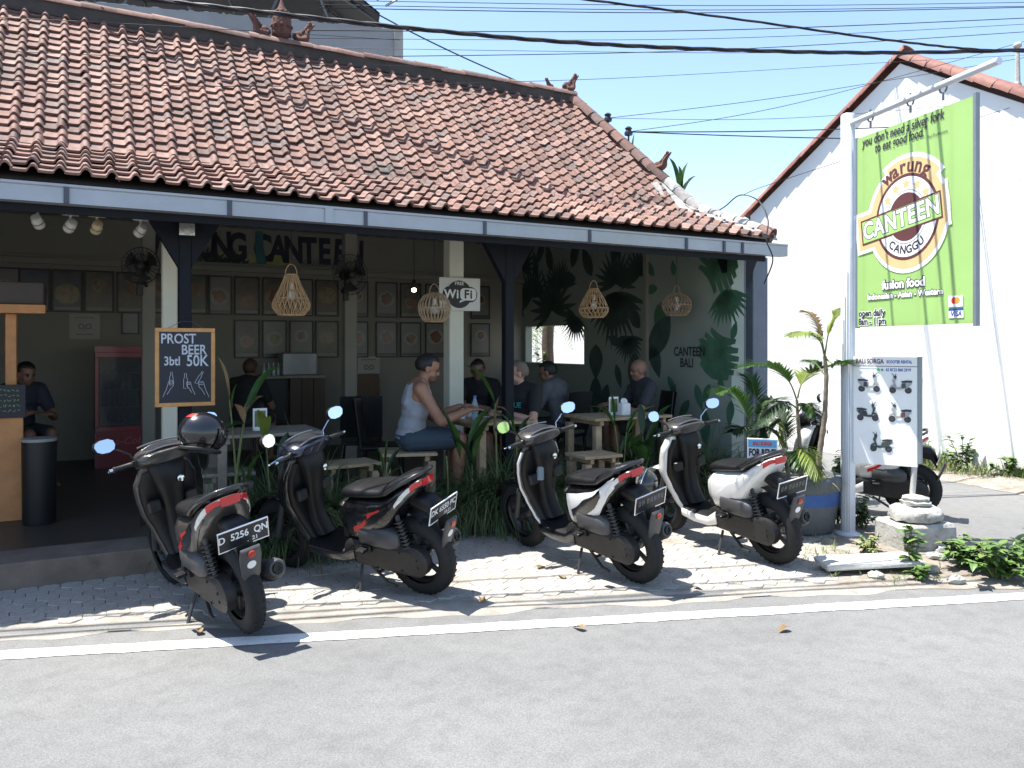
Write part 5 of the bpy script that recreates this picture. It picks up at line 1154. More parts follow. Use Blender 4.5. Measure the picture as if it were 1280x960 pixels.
# ================================================================== wall fans
FAN = mat('fan_black', (.02,.02,.024), .45, var=.2)
for (sx, u, v, r, n, yaw, lb) in ((sC, 176, 332, .19, 3.0, -20, 'black cage fan on the left inner column'), (sD, 438, 343, .235, 3.0, 15, 'black cage fan on the column right of the painted name')):
    s, z = pn(u, v, n); t = thing('wall_fan', lb, 'fan', B(s,n,z), BR); T = TR(rz=yaw) @ Matrix.Rotation(R(90),4,'X')
    b = MB(); nw = 26
    for k in range(nw):
        a = 2*math.pi*k/nw; b.tube([(r*math.cos(a)*f, r*math.sin(a)*f, .07*(1-f**2.5)) for f in (.2,.5,.8,1)] , .0022, 4, M=T); b.tube([(r*math.cos(a)*f, r*math.sin(a)*f, -.06*(1-f**2.5)) for f in (.2,.5,.8,1)], .0022, 4, M=T)
    tag(b.build('cage', FAN, t), kind='stuff')
    for rr_, zz_ in ((r,0),(r*.6,.05)): b = MB(); b.tube([(rr_*math.cos(R(a)),rr_*math.sin(R(a)),zz_) for a in range(0,361,12)], .005, 5, cap=False, M=T); b.build('ring', FAN, t)
    for k in range(3):
        b = MB(); a0 = 120*k; b.grid(lambda i,j: (r*.86*(.18+.82*i)*math.cos(R(a0+70*j*(.5+.5*i))), r*.86*(.18+.82*i)*math.sin(R(a0+70*j*(.5+.5*i))), .02-.045*j), 5, 5, T); b.build('blade', FAN, t, smooth=80)
    b = MB(); b.lathe([(.03,.075),(.05,.06),(.05,-.06),(.06,-.08),(.055,-.17),(.02,-.18)], 16, T); b.build('motor', FAN, t, smooth=40)
    b = MB(); b.tube([(0,.10,-.03),(.0,.12,-.15),(.0,.19,-.20)], .016, 8, M=TR(rz=yaw)); b.rbox(-.03,.03,.165,.20,-.30,-.15,.006); b.build('mount', FAN, t, smooth=40)
# ================================================================== fridge, counter, bin, shelves
s, z = pn(150, 500, 4.3); FRG = thing('drinks_fridge', 'red glass-door drinks fridge against the back wall', 'fridge', B(s,4.3,FL), BR)
FRD = mat('fridge_red', (.22,.012,.02), .35, var=.1, coat=.3); w = .265; H = pn(150,433,4.3)[1]-FL
b = MB(); b.box(-w,w,.50,.54,0,H); b.box(-w,-w+.03,.03,.50,0,H); b.box(w-.03,w,.03,.50,0,H); b.box(-w+.0302,w-.0302,.03,.498,H-.16,H); b.box(-w+.0302,w-.0302,.03,.498,0,.42); bo = b.build('cabinet', FRD, FRG)
b = MB()
for (x0,x1,z0,z1) in ((-w,w,H-.13,H-.07),(-w,w,.42,.48),(-w,-w+.045,.481,H-.131),(w-.045,w,.481,H-.131)): b.rbox(x0,x1,0,.028,z0,z1,.006)
dr = b.build('door', FRD, FRG); b = MB(); b.box(-w+.045,w-.045,.010,.014,.48,H-.13); b.build('door_glass', glassy('fridge_glass', (.25,.27,.28), .05, .25), dr)
b = MB(); b.tube([(w-.02,-.03,.75),(w-.02,-.03,1.05)], .010, 6); b.build('handle', STEEL, dr)
b = MB(); add_text(b, 'Coca-Cola', XZ(0,.0285,.30), .12, shear=.25, bold=.001); b.build('lettering', mat('fridge_letter', (.42,.10,.10), .5, bump=0), bo)
for k in range(4): b = MB(); b.box(-w+.032,w-.032,.04,.48,.50+.20*k,.508+.20*k); b.build('shelf', STEEL, FRG)
BOTM = [mat('bottle_dark', (.02,.035,.03), .12, coat=.5), mat('bottle_clear', (.34,.38,.40), .12, coat=.5), mat('can_red', (.28,.03,.03), .25, .3), mat('can_blue', (.05,.09,.22), .25, .3)]
bp = [(.0,0),(.026,0),(.028,.01),(.028,.09),(.012,.125),(.011,.155),(.013,.157),(.013,.165),(0,.165)]
bms = []
for m_ in BOTM: b = MB(); b.lathe(bp, 12); bms.append(b.me('drink_bottle', m_, 40))
random.seed(51)
fshelf = ['lowest','second','third','top']; kinds = ['dark','clear','red','blue']
for k in range(4):
    for j in range(6):
        m_i = random.choice((0,0,1,2,3,1)); o = link('drink_bottle', bms[m_i], None, B(s-.19+.075*j, 4.42, FL+.509+.20*k), (0,0,0))
        tag(o, '%s drink bottle, number %s from the left on the %s fridge shelf' % (kinds[m_i], ('one','two','three','four','five','six')[j], fshelf[k]), 'bottle', 'bottles in the fridge')
s0, _ = pn(-60, 500, 1.5); s1, zt1 = pn(29, 517, 1.5)
KS = thing('wooden_counter', 'orange wooden kiosk counter at the far left edge', 'counter', B(s1,1.5,FL), BR)
WD_ = s1-s0; ct = zt1-FL
for k in range(5): b = MB(); x1 = -k*.20; b.rbox(x1-.196,x1,0,.05,0,ct,.004); b.build('board', WOODO, KS)
b = MB(); b.rbox(-1.0,.0,.052,.55,ct-.04,ct,.005); b.build('worktop', WOODO, KS)
zr = pn(20,392,1.5)[1]-FL
b = MB(); b.rbox(-.13,-.05,.06,.14,ct+.002,zr,.006); b.build('canopy_post', WOODO, KS); b = MB(); b.rbox(-1.0,.16,-.05,.12,zr+.002,zr+.075,.006); b.build('canopy_beam', WOODO, KS)
b = MB(); b.rbox(-1.0,.15,.0,.5,zr+.078,zr+.26,.01); b.build('canopy_panel', mat('canopy_brown', (.06,.045,.04), .6, var=.2), KS)
b = MB(); b.rbox(-.40,.02,-.03,-.004,ct-.03,ct+.24,.004); mb_ = b.build('menu_slate', mat('slate_board', (.016,.018,.026)), KS)
b = MB()
rq = random.Random(5)
for k in range(5):
    x = -.17
    while x < -.02:
        w_ = rq.uniform(.012,.03); b.tube([(x+w_*j/4, -.0325, ct+.195-.042*k+rq.uniform(-.011,.011)) for j in range(5)], .0022, 4); x += w_+.012
tag(b.build('menu_scribble', mat('chalk_green', (.30,.42,.22), .9, bump=0), mb_), kind='stuff')
q = B(*pn(49, 540, 1.3)[:1], 1.3); q.z = FL; t = thing('barrel_bin', 'tall black barrel with a pale rim beside the wooden counter', 'bin', q)
b = MB(); b.lathe([(.0,0),(.115,0),(.12,.02),(.125,.66),(.0,.66)], 24); b.build('body', BLACKP, t, smooth=40); b = MB(); b.lathe([(.10,.662),(.128,.662),(.130,.685),(.10,.69)], 24, cap=True); b.build('rim', mat('barrel_rim', (.28,.28,.27), .5), t, smooth=40)
# back bar behind the first table
s0, z0 = pn(325, 470, 4.6); s1, _ = pn(408, 470, 4.6)
t = thing('back_bar', 'dim back bar shelf unit with brown doors under the posters', 'shelf unit', B(s0,4.6,FL), BR); L = s1-s0; zc = z0-FL
b = MB(); b.rbox(0,L,0,.45,zc-.04,zc,.004); b.build('shelf', mat('bar_shelf', (.22,.20,.17), .5), t)
BRD = mat('bar_brown', (.07,.04,.025), .5, var=.2)
for k in range(3): b = MB(); b.rbox(L*.45+L*.18*k,L*.45+L*.18*k+L*.175,.02,.06,.0,zc-.042,.004); b.build('door', BRD, t)
b = MB(); b.rbox(0,L*.44,.10,.13,0,zc-.042,.004); b.rbox(0,L*.44,.02,.43,.40,.43,.004); b.build('lower_shelf', BLACKP, t)
s2, _ = pn(374, 460, 4.7); o = MB(); o.rbox(-.24,.24,0,.3,0,.30,.02); o = o.build('steel_oven', mat('oven_steel', (.22,.23,.25), .35, .5, var=.1), None, loc=B(s2,4.66,FL+zc+.0005), rot=(0,0,BR)); tag(o, 'grey steel counter oven on the back bar shelf', 'oven')
for k in range(4):
    s2, _ = pn(331+6*k, 465, 4.7); o = link('glass_jar', bms[1], None, B(s2,4.75,FL+zc+.0005)); tag(o, 'small glass bottle, %s from the left on the back bar beside the oven' % ordn[k], 'bottle', 'bottles on the back bar')
s2, _ = pn(458, 490, 5.0); b = MB(); b.rbox(-.20,.20,0,.04,0,.62,.006); b.box(-.17,.17,-.003,-.0005,.05,.57); tag(b.build('low_door', mat('door_brown', (.10,.05,.025), .5, var=.2), None, loc=B(s2,5.0,FL+.4), rot=(0,0,BR)), 'small brown cupboard door on the back wall under the notice', 'cupboard door')
b = MB()
# ================================================================== tables, benches, stools, chairs
def table(label, c, w, d, h, rz, leg=.035, name='wooden_table', cat='table', top=None, gap=True):
    t = thing(name, label, cat, (c.x, c.y, FL), rz); n = max(2, int(d/.10)); pw = d/n
    for k in range(n): b = MB(); b.rbox(-w/2,w/2,-d/2+pw*k+.003,-d/2+pw*(k+1)-.003,h-.028,h,.004); b.build('top_plank', top or WOODP, t)
    for sx in (-1,1):
        b = MB(); b.rbox(sx*(w/2-.09)-.02,sx*(w/2-.09)+.02,-d/2+.02,d/2-.02,h-.075,h-.029,.003); b.build('apron', top or WOODP, t)
        for sy in (-1,1): b = MB(); x, y = sx*(w/2-.05), sy*(d/2-.05); b.rbox(x-leg,x+leg,y-leg,y+leg,0,h-.03 if abs(sx*(w/2-.09)-x) > 1 else h-.0765,.005); b.build('leg', top or WOODP, t)
    return t
GREYW = mat('grey_wood', (.23,.20,.165), .7, var=.25, scale=9, bump=.25)
q = at(330, 528, 6.75); table('greyish wooden table at the left holding the photo stand', q, .85, .62, .72, BR, top=GREYW)
TB2 = at(612, 520, 7.72); table('pale pallet wood table between the two eating men', TB2, .62, .80, .73, BR+.0)
q = at(772, 522, 8.25); table('wooden table under the painted palms with napkin holders', q, .95, .60, .72, BR)
q = at(432, 556, 6.95); table('low pale pallet stool behind the red-flashed scooter', q, .52, .36, .42, BR+.1, name='pallet_stool', cat='stool')
q = at(742, 557, 7.5); table('low pallet stool behind the third scooter handlebar', q, .42, .36, .42, BR, name='pallet_stool', cat='stool')
TM = at(512, 470, 7.35); TM.z = 0; q = TM; table('wooden bench under the man in the grey tank top', Vector((q.x-.02,q.y+.0,0)), .50, .50, .47, R(12), name='pallet_bench', cat='bench')
q = at(285, 575, 6.5); table('low wooden stool in the shade left of the photo table', q, .40, .36, .42, BR-.1, name='pallet_stool', cat='stool', top=GREYW)
def chair(label, c, rz):
    t = thing('dining_chair', label, 'chair', (c.x,c.y,FL), rz); b = MB(); b.rbox(-.21,.21,-.21,.21,.42,.46,.02); b.build('seat', BLACKP, t)
    b = MB(); b.grid(lambda i,j: (-.20+.05*math.cos(math.pi*(j-.5))-.06*i, .21-.42*j, .50+.42*i), 6, 8); b.grid(lambda i,j: (-.22+.05*math.cos(math.pi*(j-.5))-.06*i, .21-.42*j, .50+.42*i), 6, 8); b.build('backrest', BLACKP, t, smooth=60)
    for sx in (-1,1):
        for sy in (-1,1): b = MB(); b.tube([(sx*.18,sy*.18,.42),(sx*.20,sy*.20,0)], [.018,.013], 8); b.build('leg', BLACKP, t, smooth=50)
        b = MB(); b.tube([(-.19,sx*.19,.44),(-.215,sx*.19,.62),(-.255,sx*.18,.92)], .014, 8); b.build('back_post', BLACKP, t, smooth=50)
q = at(478, 540, 7.9); chair('black chair with a curved back behind the man in the tank top', q, R(5))
q = at(452, 535, 8.3); chair('dark chair farther back, left of the curved black chair', q, R(100))
q = at(600, 540, 9.3); chair('dark chair under the dim person behind the pale column', q, R(250))
q = at(702, 540, 8.95); chair('dark chair under the man in the charcoal shirt', q, R(140))
q = at(808, 540, 9.0); chair('dark chair under the bald man by the painted wall', q, R(190))
q = at(305, 540, 9.6); chair('dark chair under the person by the back bar', q, R(270))
q = at(652, 540, 8.08); table('plain wooden stool under the man in the black T-shirt', q, .40, .40, .44, R(35), name='pallet_stool', cat='stool')
q = at(21, 540, 8.3); table('dark wooden stool behind the orange counter', q, .38, .38, .44, R(35), name='pallet_stool', cat='stool', top=GREYW)
# things on the tables
def stand(label, u, v, Y, zt):
    q = at(u, v, Y); q.z = zt; t = thing('menu_holder', label, 'menu holder', q, BR); b = MB(); b.rbox(-.06,.06,-.035,.035,0,.012,.004); b.build('base', PLW, t)
    b = MB(); b.rbox(-.058,.058,-.006,.006,.0125,.185,.003); p_ = b.build('panel', PLW, t); b = MB(); b.box(-.045,.045,-.0075,-.0062,.03,.165); b.build('picture', mat('menu_picture', (.10,.14,.06), .3, var=.5, scale=20), p_); return t
stand('white framed picture stand on the left table', 325, 520, 6.7, FL+.7205); stand('white framed menu stand on the table under the painted palms', 767, 512, 8.2, FL+.7205)
q = at(780, 512, 8.15); q.z = FL+.7205; b = MB(); b.rbox(-.055,.055,-.05,.05,0,.125,.014); o = b.build('napkin_box', PLW, None, loc=q, rot=(0,0,BR)); b = MB(); b.grid(lambda i,j: (-.04+.08*i, .02*math.sin(i*6), .126+.05*j*math.sin(math.pi*i)), 8, 3); b.build('napkin', PLW, o); tag(o, 'white napkin box with a tuft of tissue beside the menu stand', 'napkin box')
PET = glassy('pet_bottle', (.55,.66,.72), .08, .35)
q = at(593.5, 520, 7.6); q.z = FL+.7305; t = thing('water_bottle', 'clear plastic water bottle on the table between the two men', 'bottle', q); b = MB(); b.lathe([(.0,0),(.030,0),(.033,.012),(.031,.05),(.033,.06),(.033,.13),(.030,.15),(.014,.195),(.013,.205),(0,.205)], 18); b.build('body', PET, t, smooth=40)
b = MB(); b.lathe([(.0,.206),(.016,.206),(.016,.224),(0,.226)], 14); b.build('cap', mat('blue_cap', (.05,.18,.55), .4), t); b = MB(); b.lathe([(.0336,.065),(.0336,.125)], 18, cap=False); b.build('wrap', mat('bottle_label', (.20,.42,.55), .4, var=.3, scale=40), t)
for (u, Y, lb, col) in ((578,7.66,'pale cup standing left of the water bottle',PLW),(586,7.8,'white tissue pack behind the water bottle',PLW)):
    q = at(u, 520, Y); q.z = FL+.7305; b = MB(); b.lathe([(0,0),(.032,0),(.038,.09),(.034,.09),(.03,.01),(0,.01)], 16); tag(b.build('cup', col, None, smooth=40, loc=q), lb, 'cup')
for (u, Y, lb) in ((604,7.75,'white plate of food in front of the man in grey'),(628,7.9,'white plate of food in front of the man in black')):
    q = at(u, 520, Y); q.z = FL+.7305; t = thing('dinner_plate', lb, 'plate', q); b = MB(); b.lathe([(0,0),(.07,0),(.115,.018),(.113,.021),(.07,.006),(0,.006)], 24); b.build('dish', PLW, t, smooth=40); b = MB(); random.seed(int(u)); b.ell((0,0,.015), (.06,.055,.025), 12, 7); rough(b,.006); b.build('food', FM[2], t, smooth=60)
# bottle in the third scooter's pocket
q = at(675.5, 588, 5.98); t = thing('pocket_bottle', 'small blue-capped water bottle in the front pocket of the third scooter', 'bottle', q); b = MB(); b.lathe([(0,-.07),(.026,-.07),(.028,-.06),(.028,.02),(.014,.045),(0,.045)], 14); b.build('body', PET, t, smooth=40); b = MB(); b.lathe([(0,.046),(.024,.046),(.024,.066),(0,.068)], 12); b.build('cap', mat('blue_cap', (.05,.18,.55)), t)
# ================================================================== helmets
def helmet(label, loc, rot, stripe):
    t = thing('helmet', label, 'helmet', loc); t.rotation_euler = rot
    shl = mat('helmet_black', (.012,.012,.014), .22, var=.15, coat=.5, bump=0); b = MB(); rings = []
    for i in range(13):
        el = R(-58+148*i/12.0); ring = []
        for k in range(28):
            a = 2*math.pi*k/28; ca, sa = math.cos(el)*math.cos(a), math.cos(el)*math.sin(a)
            z = math.sin(el)
            r_ = 1.0
            ring.append((.145*ca*(1+.04*z), .122*sa, .128*z))
        rings.append(ring)
    b.loft(rings); 
    b.build('shell', shl, t, smooth=60)
    b = MB()
    def vis(i, j, o): a = R(-66+132*j); el = R(-50+62*i); return ((.150+o)*math.cos(el)*math.cos(a), (.127+o)*math.cos(el)*math.sin(a), (.131+o)*math.sin(el))
    b.grid(lambda i,j: vis(i,j,.004), 6, 14); b.build('visor', mat('visor_smoke', (.02,.02,.024), .08, coat=.8, bump=0), t, smooth=80)
    b = MB(); b.tube([vis(1, j/14, .006) for j in range(15)], .005, 5); b.tube([vis(0, j/14, .004) for j in range(15)], .006, 5); b.build('visor_trim', CHROME, t)
    b = MB(); b.tube([(.13*math.cos(R(a))*.93, .122*math.sin(R(a))*.95, -.108) for a in range(0,361,15)], .011, 6, cap=False); b.build('edge_trim', BLACKP, t, smooth=60)
    if stripe:
        b = MB(); b.grid(lambda i,j: (.147*math.cos(R(38+16*i))*math.cos(R(150+75*j)), .125*math.cos(R(38+16*i))*math.sin(R(150+75*j)), .132*math.sin(R(38+16*i))), 3, 10); b.build('stripe', REDD, t, smooth=80)
    b = MB(); b.tube([(.02,.115,-.10),(.04,.08,-.19),(.05,0,-.22),(.04,-.08,-.19),(.02,-.115,-.10)], .006, 5); b.build('strap', BLACKP, t)
    return t
helmet('black helmet with a red stripe hung on the leftmost scooter handlebar', at(253,541,4.98), (R(-8),R(12),R(38)), True)
helmet('black open helmet hung upside down at the tail of the third scooter', at(800,604,5.66), (R(75),R(185),R(70)), False)
# ================================================================== people (x forward, y left, z up; origin on the floor under the hips)
def remesh(mb, name, m, parent, vox=.009, smooth=4):
    me = mb.me('tmp'); o = bpy.data.objects.new('tmp', me); COL.objects.link(o)
    r = o.modifiers.new('r', 'REMESH'); r.mode = 'VOXEL'; r.voxel_size = vox
    s_ = o.modifiers.new('s', 'SMOOTH'); s_.factor = .5; s_.iterations = smooth
    dg = bpy.context.evaluated_depsgraph_get(); dg.update()
    out = bpy.data.meshes.new_from_object(o.evaluated_get(dg)); out.name = name
    bpy.data.objects.remove(o, do_unlink=True); bpy.data.meshes.remove(me)
    out.materials.clear(); out.materials.append(m); out.polygons.foreach_set('use_smooth', [True]*len(out.polygons))
    return link(name, out, parent)
def limb(b, pts, rs, seg=12):
    P = []; Q = []
    for i in range(len(pts)-1):
        a, c = Vector(pts[i]), Vector(pts[i+1])
        for k in range(5): P.append(a.lerp(c, k/5)); Q.append(rs[i]+(rs[i+1]-rs[i])*k/5)
    P.append(Vector(pts[-1])); Q.append(rs[-1]); b.tube(P, Q, seg)
    b.ell(pts[0], rs[0]*.99, 12, 8); b.ell(pts[-1], rs[-1]*.99, 12, 8)
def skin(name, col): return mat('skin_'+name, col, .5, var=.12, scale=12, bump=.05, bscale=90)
def hand(b, wrist, d, side, curl=.35, up=Vector((0,0,1))):
    """palm and five fingers; d = direction of the forearm, side = thumb side"""
    d = Vector(d).normalized(); lat = d.cross(up).normalized()*side; dn = d.cross(lat)*side
    if dn.z > 0: dn = -dn
    w = Vector(wrist); M = Matrix((d, lat, dn)).transposed().to_4x4(); M.translation = w
    b.ell((.045,0,0), (.052,.040,.018), 12, 8, M)
    for k in range(4):
        y = -.030+.020*k; L = (.060,.072,.076,.066)[k]; base = M @ Vector((.082,y,.002)); c1 = M @ Vector((.082+L*.5,y*1.08,.002+L*curl*.35)); c2 = M @ Vector((.082+L*.85,y*1.08,.004+L*curl*1.0))
        limb(b, [M @ Vector((.05,y*.8,0)), base, c1, c2], [.010,.0095,.0088,.0078], 8)
    limb(b, [M @ Vector((.02,.032,.004)), M @ Vector((.05,.055,.010)), M @ Vector((.080,.058,.022))], [.013,.0105,.009], 8)
def person(label, loc, face, hs, lean, look, arms, skincol, shirt, shorts, hair, sleeves=1, bald=False, beard=None, sc=1.0, vox=.009, tank=False, text=None, legs=None, hairlen=0):
    t = thing('person', label, 'person', loc, R(face)); t.scale = (sc,sc,sc)
    sk = skin(*skincol); b = MB(); cl = MB(); sh = MB()
    ph = Vector((0,0,hs+.095)); ax = Vector((math.sin(R(lean)),0,math.cos(R(lean)))); fx = Vector((math.cos(R(lean)),0,-math.sin(R(lean))))
    def tp(d, f=0.0, y=0.0): return ph + ax*d + fx*f + Vector((0,y,0))
    T = Matrix(((fx.x,0,ax.x,0),(0,1,0,0),(fx.z,0,ax.z,0),(0,0,0,1))); T.translation = ph
    for (c, r) in (((0,0,0),(.115,.165,.105)),((.0,0,.10),(.105,.148,.12)),((.0,0,.22),(.105,.155,.13)),((.0,0,.34),(.112,.172,.13)),((-.01,0,.43),(.095,.175,.085)),((-.012,0,.475),(.07,.12,.05))):
        b.ell(c, r, 16, 10, T); cl.ell(c, (r[0]+.014, r[1]+.014, r[2]+.008), 16, 10, T)
    # neck and head
    nb = tp(.46, -.005); pitch, yaw = look
    hq = Matrix.Rotation(R(yaw),4,'Z') @ Matrix.Rotation(R(pitch),4,'Y'); hc = tp(.60, .035); nt_ = hc + Vector((-.01,0,-.05))
    limb(b, [nb, nt_], [.060,.054]); H = Matrix.Translation(hc) @ hq
    b.ell((-.008,0,.035), (.098,.077,.092), 18, 12, H); b.ell((.022,0,-.035), (.066,.060,.075), 16, 10, H); b.ell((.048,0,-.088), (.030,.032,.022), 12, 8, H)
    b.ell((.088,0,-.012), (.017,.013,.028), 10, 8, H); b.ell((.098,0,-.028), (.013,.016,.011), 10, 8, H); b.ell((.076,0,-.062), (.014,.026,.010), 10, 8, H)
    b.ell((.066,0,.022), (.026,.055,.012), 12, 8, H)
    for sy in (-1,1):
        b.ell((-.005,sy*.077,-.008), (.020,.009,.031), 10, 8, H); b.ell((.055,sy*.040,-.035), (.022,.020,.022), 10, 8, H)
    # shoulders, arms
    for sy, (el, wr, hd) in zip((1,-1), arms):
        shd = tp(.425, -.01, sy*.178); el = Vector(el); wr = Vector(wr)
        limb(b, [tp(.43,-.01,sy*.10), shd], [.07,.062]); limb(b, [shd, shd.lerp(el,.5), el], [.060,.050,.041]); limb(b, [el, el.lerp(wr,.35), wr], [.041,.041,.027])
        hand(b, wr + (Vector(hd)).normalized()*.005, hd, sy)
        if tank: limb(cl, [tp(.30,.05,sy*.115), tp(.43,.04,sy*.105), tp(.475,-.02,sy*.10), tp(.40,-.09,sy*.10)], [.028,.030,.032,.03], 10)
        else:
            limb(cl, [tp(.435,-.01,sy*.08), shd], [.082,.078]); limb(cl, [shd, shd.lerp(el, .62 if sleeves == 1 else 1)], [.077,.066])
            if sleeves == 2: limb(cl, [el, el.lerp(wr,.9)], [.054,.042])
    # legs
    for sy in (1,-1):
        kn, an = (legs or {}).get(sy, (Vector((.42,sy*.11,hs+.075)), Vector((.40,sy*.11,.085)))); hp = ph + Vector((.0,sy*.085,-.02))
        limb(b, [hp, kn], [.088,.062]); limb(b, [kn, kn.lerp(an,.3), an], [.060,.058,.038]); limb(b, [an, an+Vector((.0,0,-.04))], [.038,.038]); limb(b, [an+Vector((-.04,0,-.05)), an+Vector((.07,0,-.055)), an+Vector((.15,0,-.065))], [.034,.036,.022])
        limb(sh, [hp, hp.lerp(kn, .86)], [.104,.084])
    sh.ell(ph, (.128,.178,.115), 16, 10)
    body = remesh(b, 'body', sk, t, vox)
    if tank:
        cl2 = cl; cl = MB(); 
        for (c, r) in (((0,0,0),(.128,.178,.12)),((.0,0,.10),(.122,.165,.13)),((.0,0,.22),(.120,.168,.13)),((.0,0,.31),(.122,.168,.10))): cl.ell(c, r, 16, 10, T)
        for sy in (1,-1): limb(cl, [tp(.30,.06,sy*.085), tp(.40,.065,sy*.095), tp(.485,.0,sy*.098), tp(.42,-.085,sy*.09), tp(.28,-.08,sy*.09)], [.05,.036,.026,.034,.05], 10)
    top = remesh(cl, 'tank_top' if tank else 'shirt', shirt, t, vox, 6)
    remesh(sh, 'shorts', shorts, t, vox, 5)
    if hair and not bald:
        hb = MB(); rings = []
        for i in range(17):
            el_ = -math.pi/2+math.pi*i/16; ring = []
            for k in range(28):
                a = 2*math.pi*k/28; dx_, dy_, dz_ = math.cos(el_)*math.cos(a), math.cos(el_)*math.sin(a), math.sin(el_)
                inh = dz_ > (.42 if dx_ > .35 else (-.05 if dx_ > -.1 else -.62-.3*hairlen)); g_ = 1.09+.02*math.sin(a*9+i*2.3)+.02*math.sin(a*5-i) if inh else .86
                ring.append((-.010+.101*dx_*g_, .080*dy_*g_, .032+.094*dz_*g_))
            rings.append(ring)
        hb.loft(rings, M=H); hb.build('hair', hair, t, smooth=80)
    elif bald and hair:
        hb = MB(); hb.ell((-.022,0,.012), (.092,.081,.070), 18, 10, H); hb.build('hair', hair, t, smooth=80)
    if beard: hb = MB(); hb.ell((.040,0,-.070), (.056,.060,.045), 14, 9, H); hb.build('beard', beard, t, smooth=80)
    eb = MB()
    for sy in (-1,1): eb.ell((.083,sy*.031,.002), (.008,.014,.007), 8, 6, H); eb.ell((.090,sy*.031,.020), (.006,.020,.0045), 8, 6, H)
    eb.build('eyes', mat('eye_dark', (.02,.015,.012), .3, bump=0), t, smooth=80)
    if text:
        tb_ = MB(); add_text(tb_, text[0], T @ XZ(0,0,0) , .001); tb_ = MB()
        Mx = T @ Matrix.Translation((.130,text[1],.30)) @ Matrix.Rotation(R(90),4,'Z') @ Matrix.Rotation(R(84),4,'X')
        vs, fs = text_verts(text[0], .075, bold=.002); vs = [Vector((p.x, p.y, -.10*p.x*p.x/ .1*.55)) for p in vs]; tb_.add(vs, fs, Mx); tb_.build('shirt_letters', mat('teal_print', (.05,.34,.36), .6, bump=0), top)
    return t
def cloth(name, col): return mat(name, col, .85, var=.14, scale=9, bump=.5, bscale=22)
HAIRD = mat('hair_dark', (.012,.010,.010), .55, var=.4, scale=40, bump=.4, bscale=120); HAIRG = mat('hair_grey_stubble', (.16,.12,.10), .7, var=.3, scale=60, bump=.2, bscale=150)
TM.z = FL
person('man in a grey tank top and blue shorts eating at the pallet table', TM, 12, .46, 12, (14,-4), (((.22,.235,.70),(.46,.13,.80),(.9,-.25,.1)), ((.24,-.26,.70),(.50,-.12,.785),(.95,.15,.05))), ('tan',(.30,.15,.095)), cloth('grey_tank', (.28,.295,.33)), cloth('blue_shorts', (.035,.055,.08)), HAIRD, tank=True, beard=mat('stubble', (.13,.07,.05), .8, var=.3, scale=60), sc=1.07, vox=.008)
q = at(654, 470, 8.05); q.z = FL
person('man in a black T-shirt with teal letters sitting behind the dark post', q, 232, .46, 6, (4,-38), (((.20,.27,.70),(.40,.06,.79),(.7,-.75,.0)), ((.20,-.27,.70),(.42,-.04,.79),(.75,.6,.0))), ('pink',(.42,.235,.175)), cloth('black_tee', (.012,.013,.016)), cloth('black_shorts', (.02,.02,.024)), HAIRG, beard=mat('grey_beard', (.16,.12,.10), .8, var=.3, scale=60), text=('GUE', .02), vox=.008)
q = at(704, 470, 8.9); q.z = FL
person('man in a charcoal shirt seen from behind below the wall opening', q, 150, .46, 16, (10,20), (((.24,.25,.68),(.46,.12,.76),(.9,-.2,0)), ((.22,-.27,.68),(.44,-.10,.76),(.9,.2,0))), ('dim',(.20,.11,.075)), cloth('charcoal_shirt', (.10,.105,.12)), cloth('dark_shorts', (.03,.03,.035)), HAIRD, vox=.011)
q = at(807, 470, 8.95); q.z = FL
person('bald man in a dark shirt sitting against the painted leaves', q, 196, .46, 5, (6,0), (((.20,.26,.70),(.42,.10,.78),(.9,-.3,0)), ((.18,-.26,.70),(.40,-.12,.78),(.9,.3,0))), ('brown',(.24,.125,.085)), cloth('dark_shirt', (.035,.038,.045)), cloth('dark_shorts', (.03,.03,.035)), None, bald=True, vox=.011)
q = at(601, 470, 9.3); q.z = FL
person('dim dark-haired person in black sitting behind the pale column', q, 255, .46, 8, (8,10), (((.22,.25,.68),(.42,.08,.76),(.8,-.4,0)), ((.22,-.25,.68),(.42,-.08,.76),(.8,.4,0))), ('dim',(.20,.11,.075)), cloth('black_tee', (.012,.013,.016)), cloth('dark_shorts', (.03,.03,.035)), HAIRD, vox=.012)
q = at(305, 470, 9.6); q.z = FL
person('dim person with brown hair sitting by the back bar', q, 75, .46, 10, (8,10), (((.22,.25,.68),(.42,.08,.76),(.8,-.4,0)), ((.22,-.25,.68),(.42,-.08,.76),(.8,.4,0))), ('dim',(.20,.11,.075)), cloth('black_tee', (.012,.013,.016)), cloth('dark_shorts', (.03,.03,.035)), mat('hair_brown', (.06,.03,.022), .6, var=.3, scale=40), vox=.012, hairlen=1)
q = at(22, 470, 8.3); q.z = FL
person('dark-haired person in a dark shirt seated behind the orange counter', q, 330, .46, 12, (12,0), (((.22,.25,.68),(.42,.08,.76),(.8,-.4,0)), ((.22,-.25,.68),(.42,-.08,.76),(.8,.4,0))), ('brown',(.24,.125,.085)), cloth('navy_shirt', (.03,.033,.05)), cloth('dark_shorts', (.03,.03,.035)), HAIRD, vox=.012)
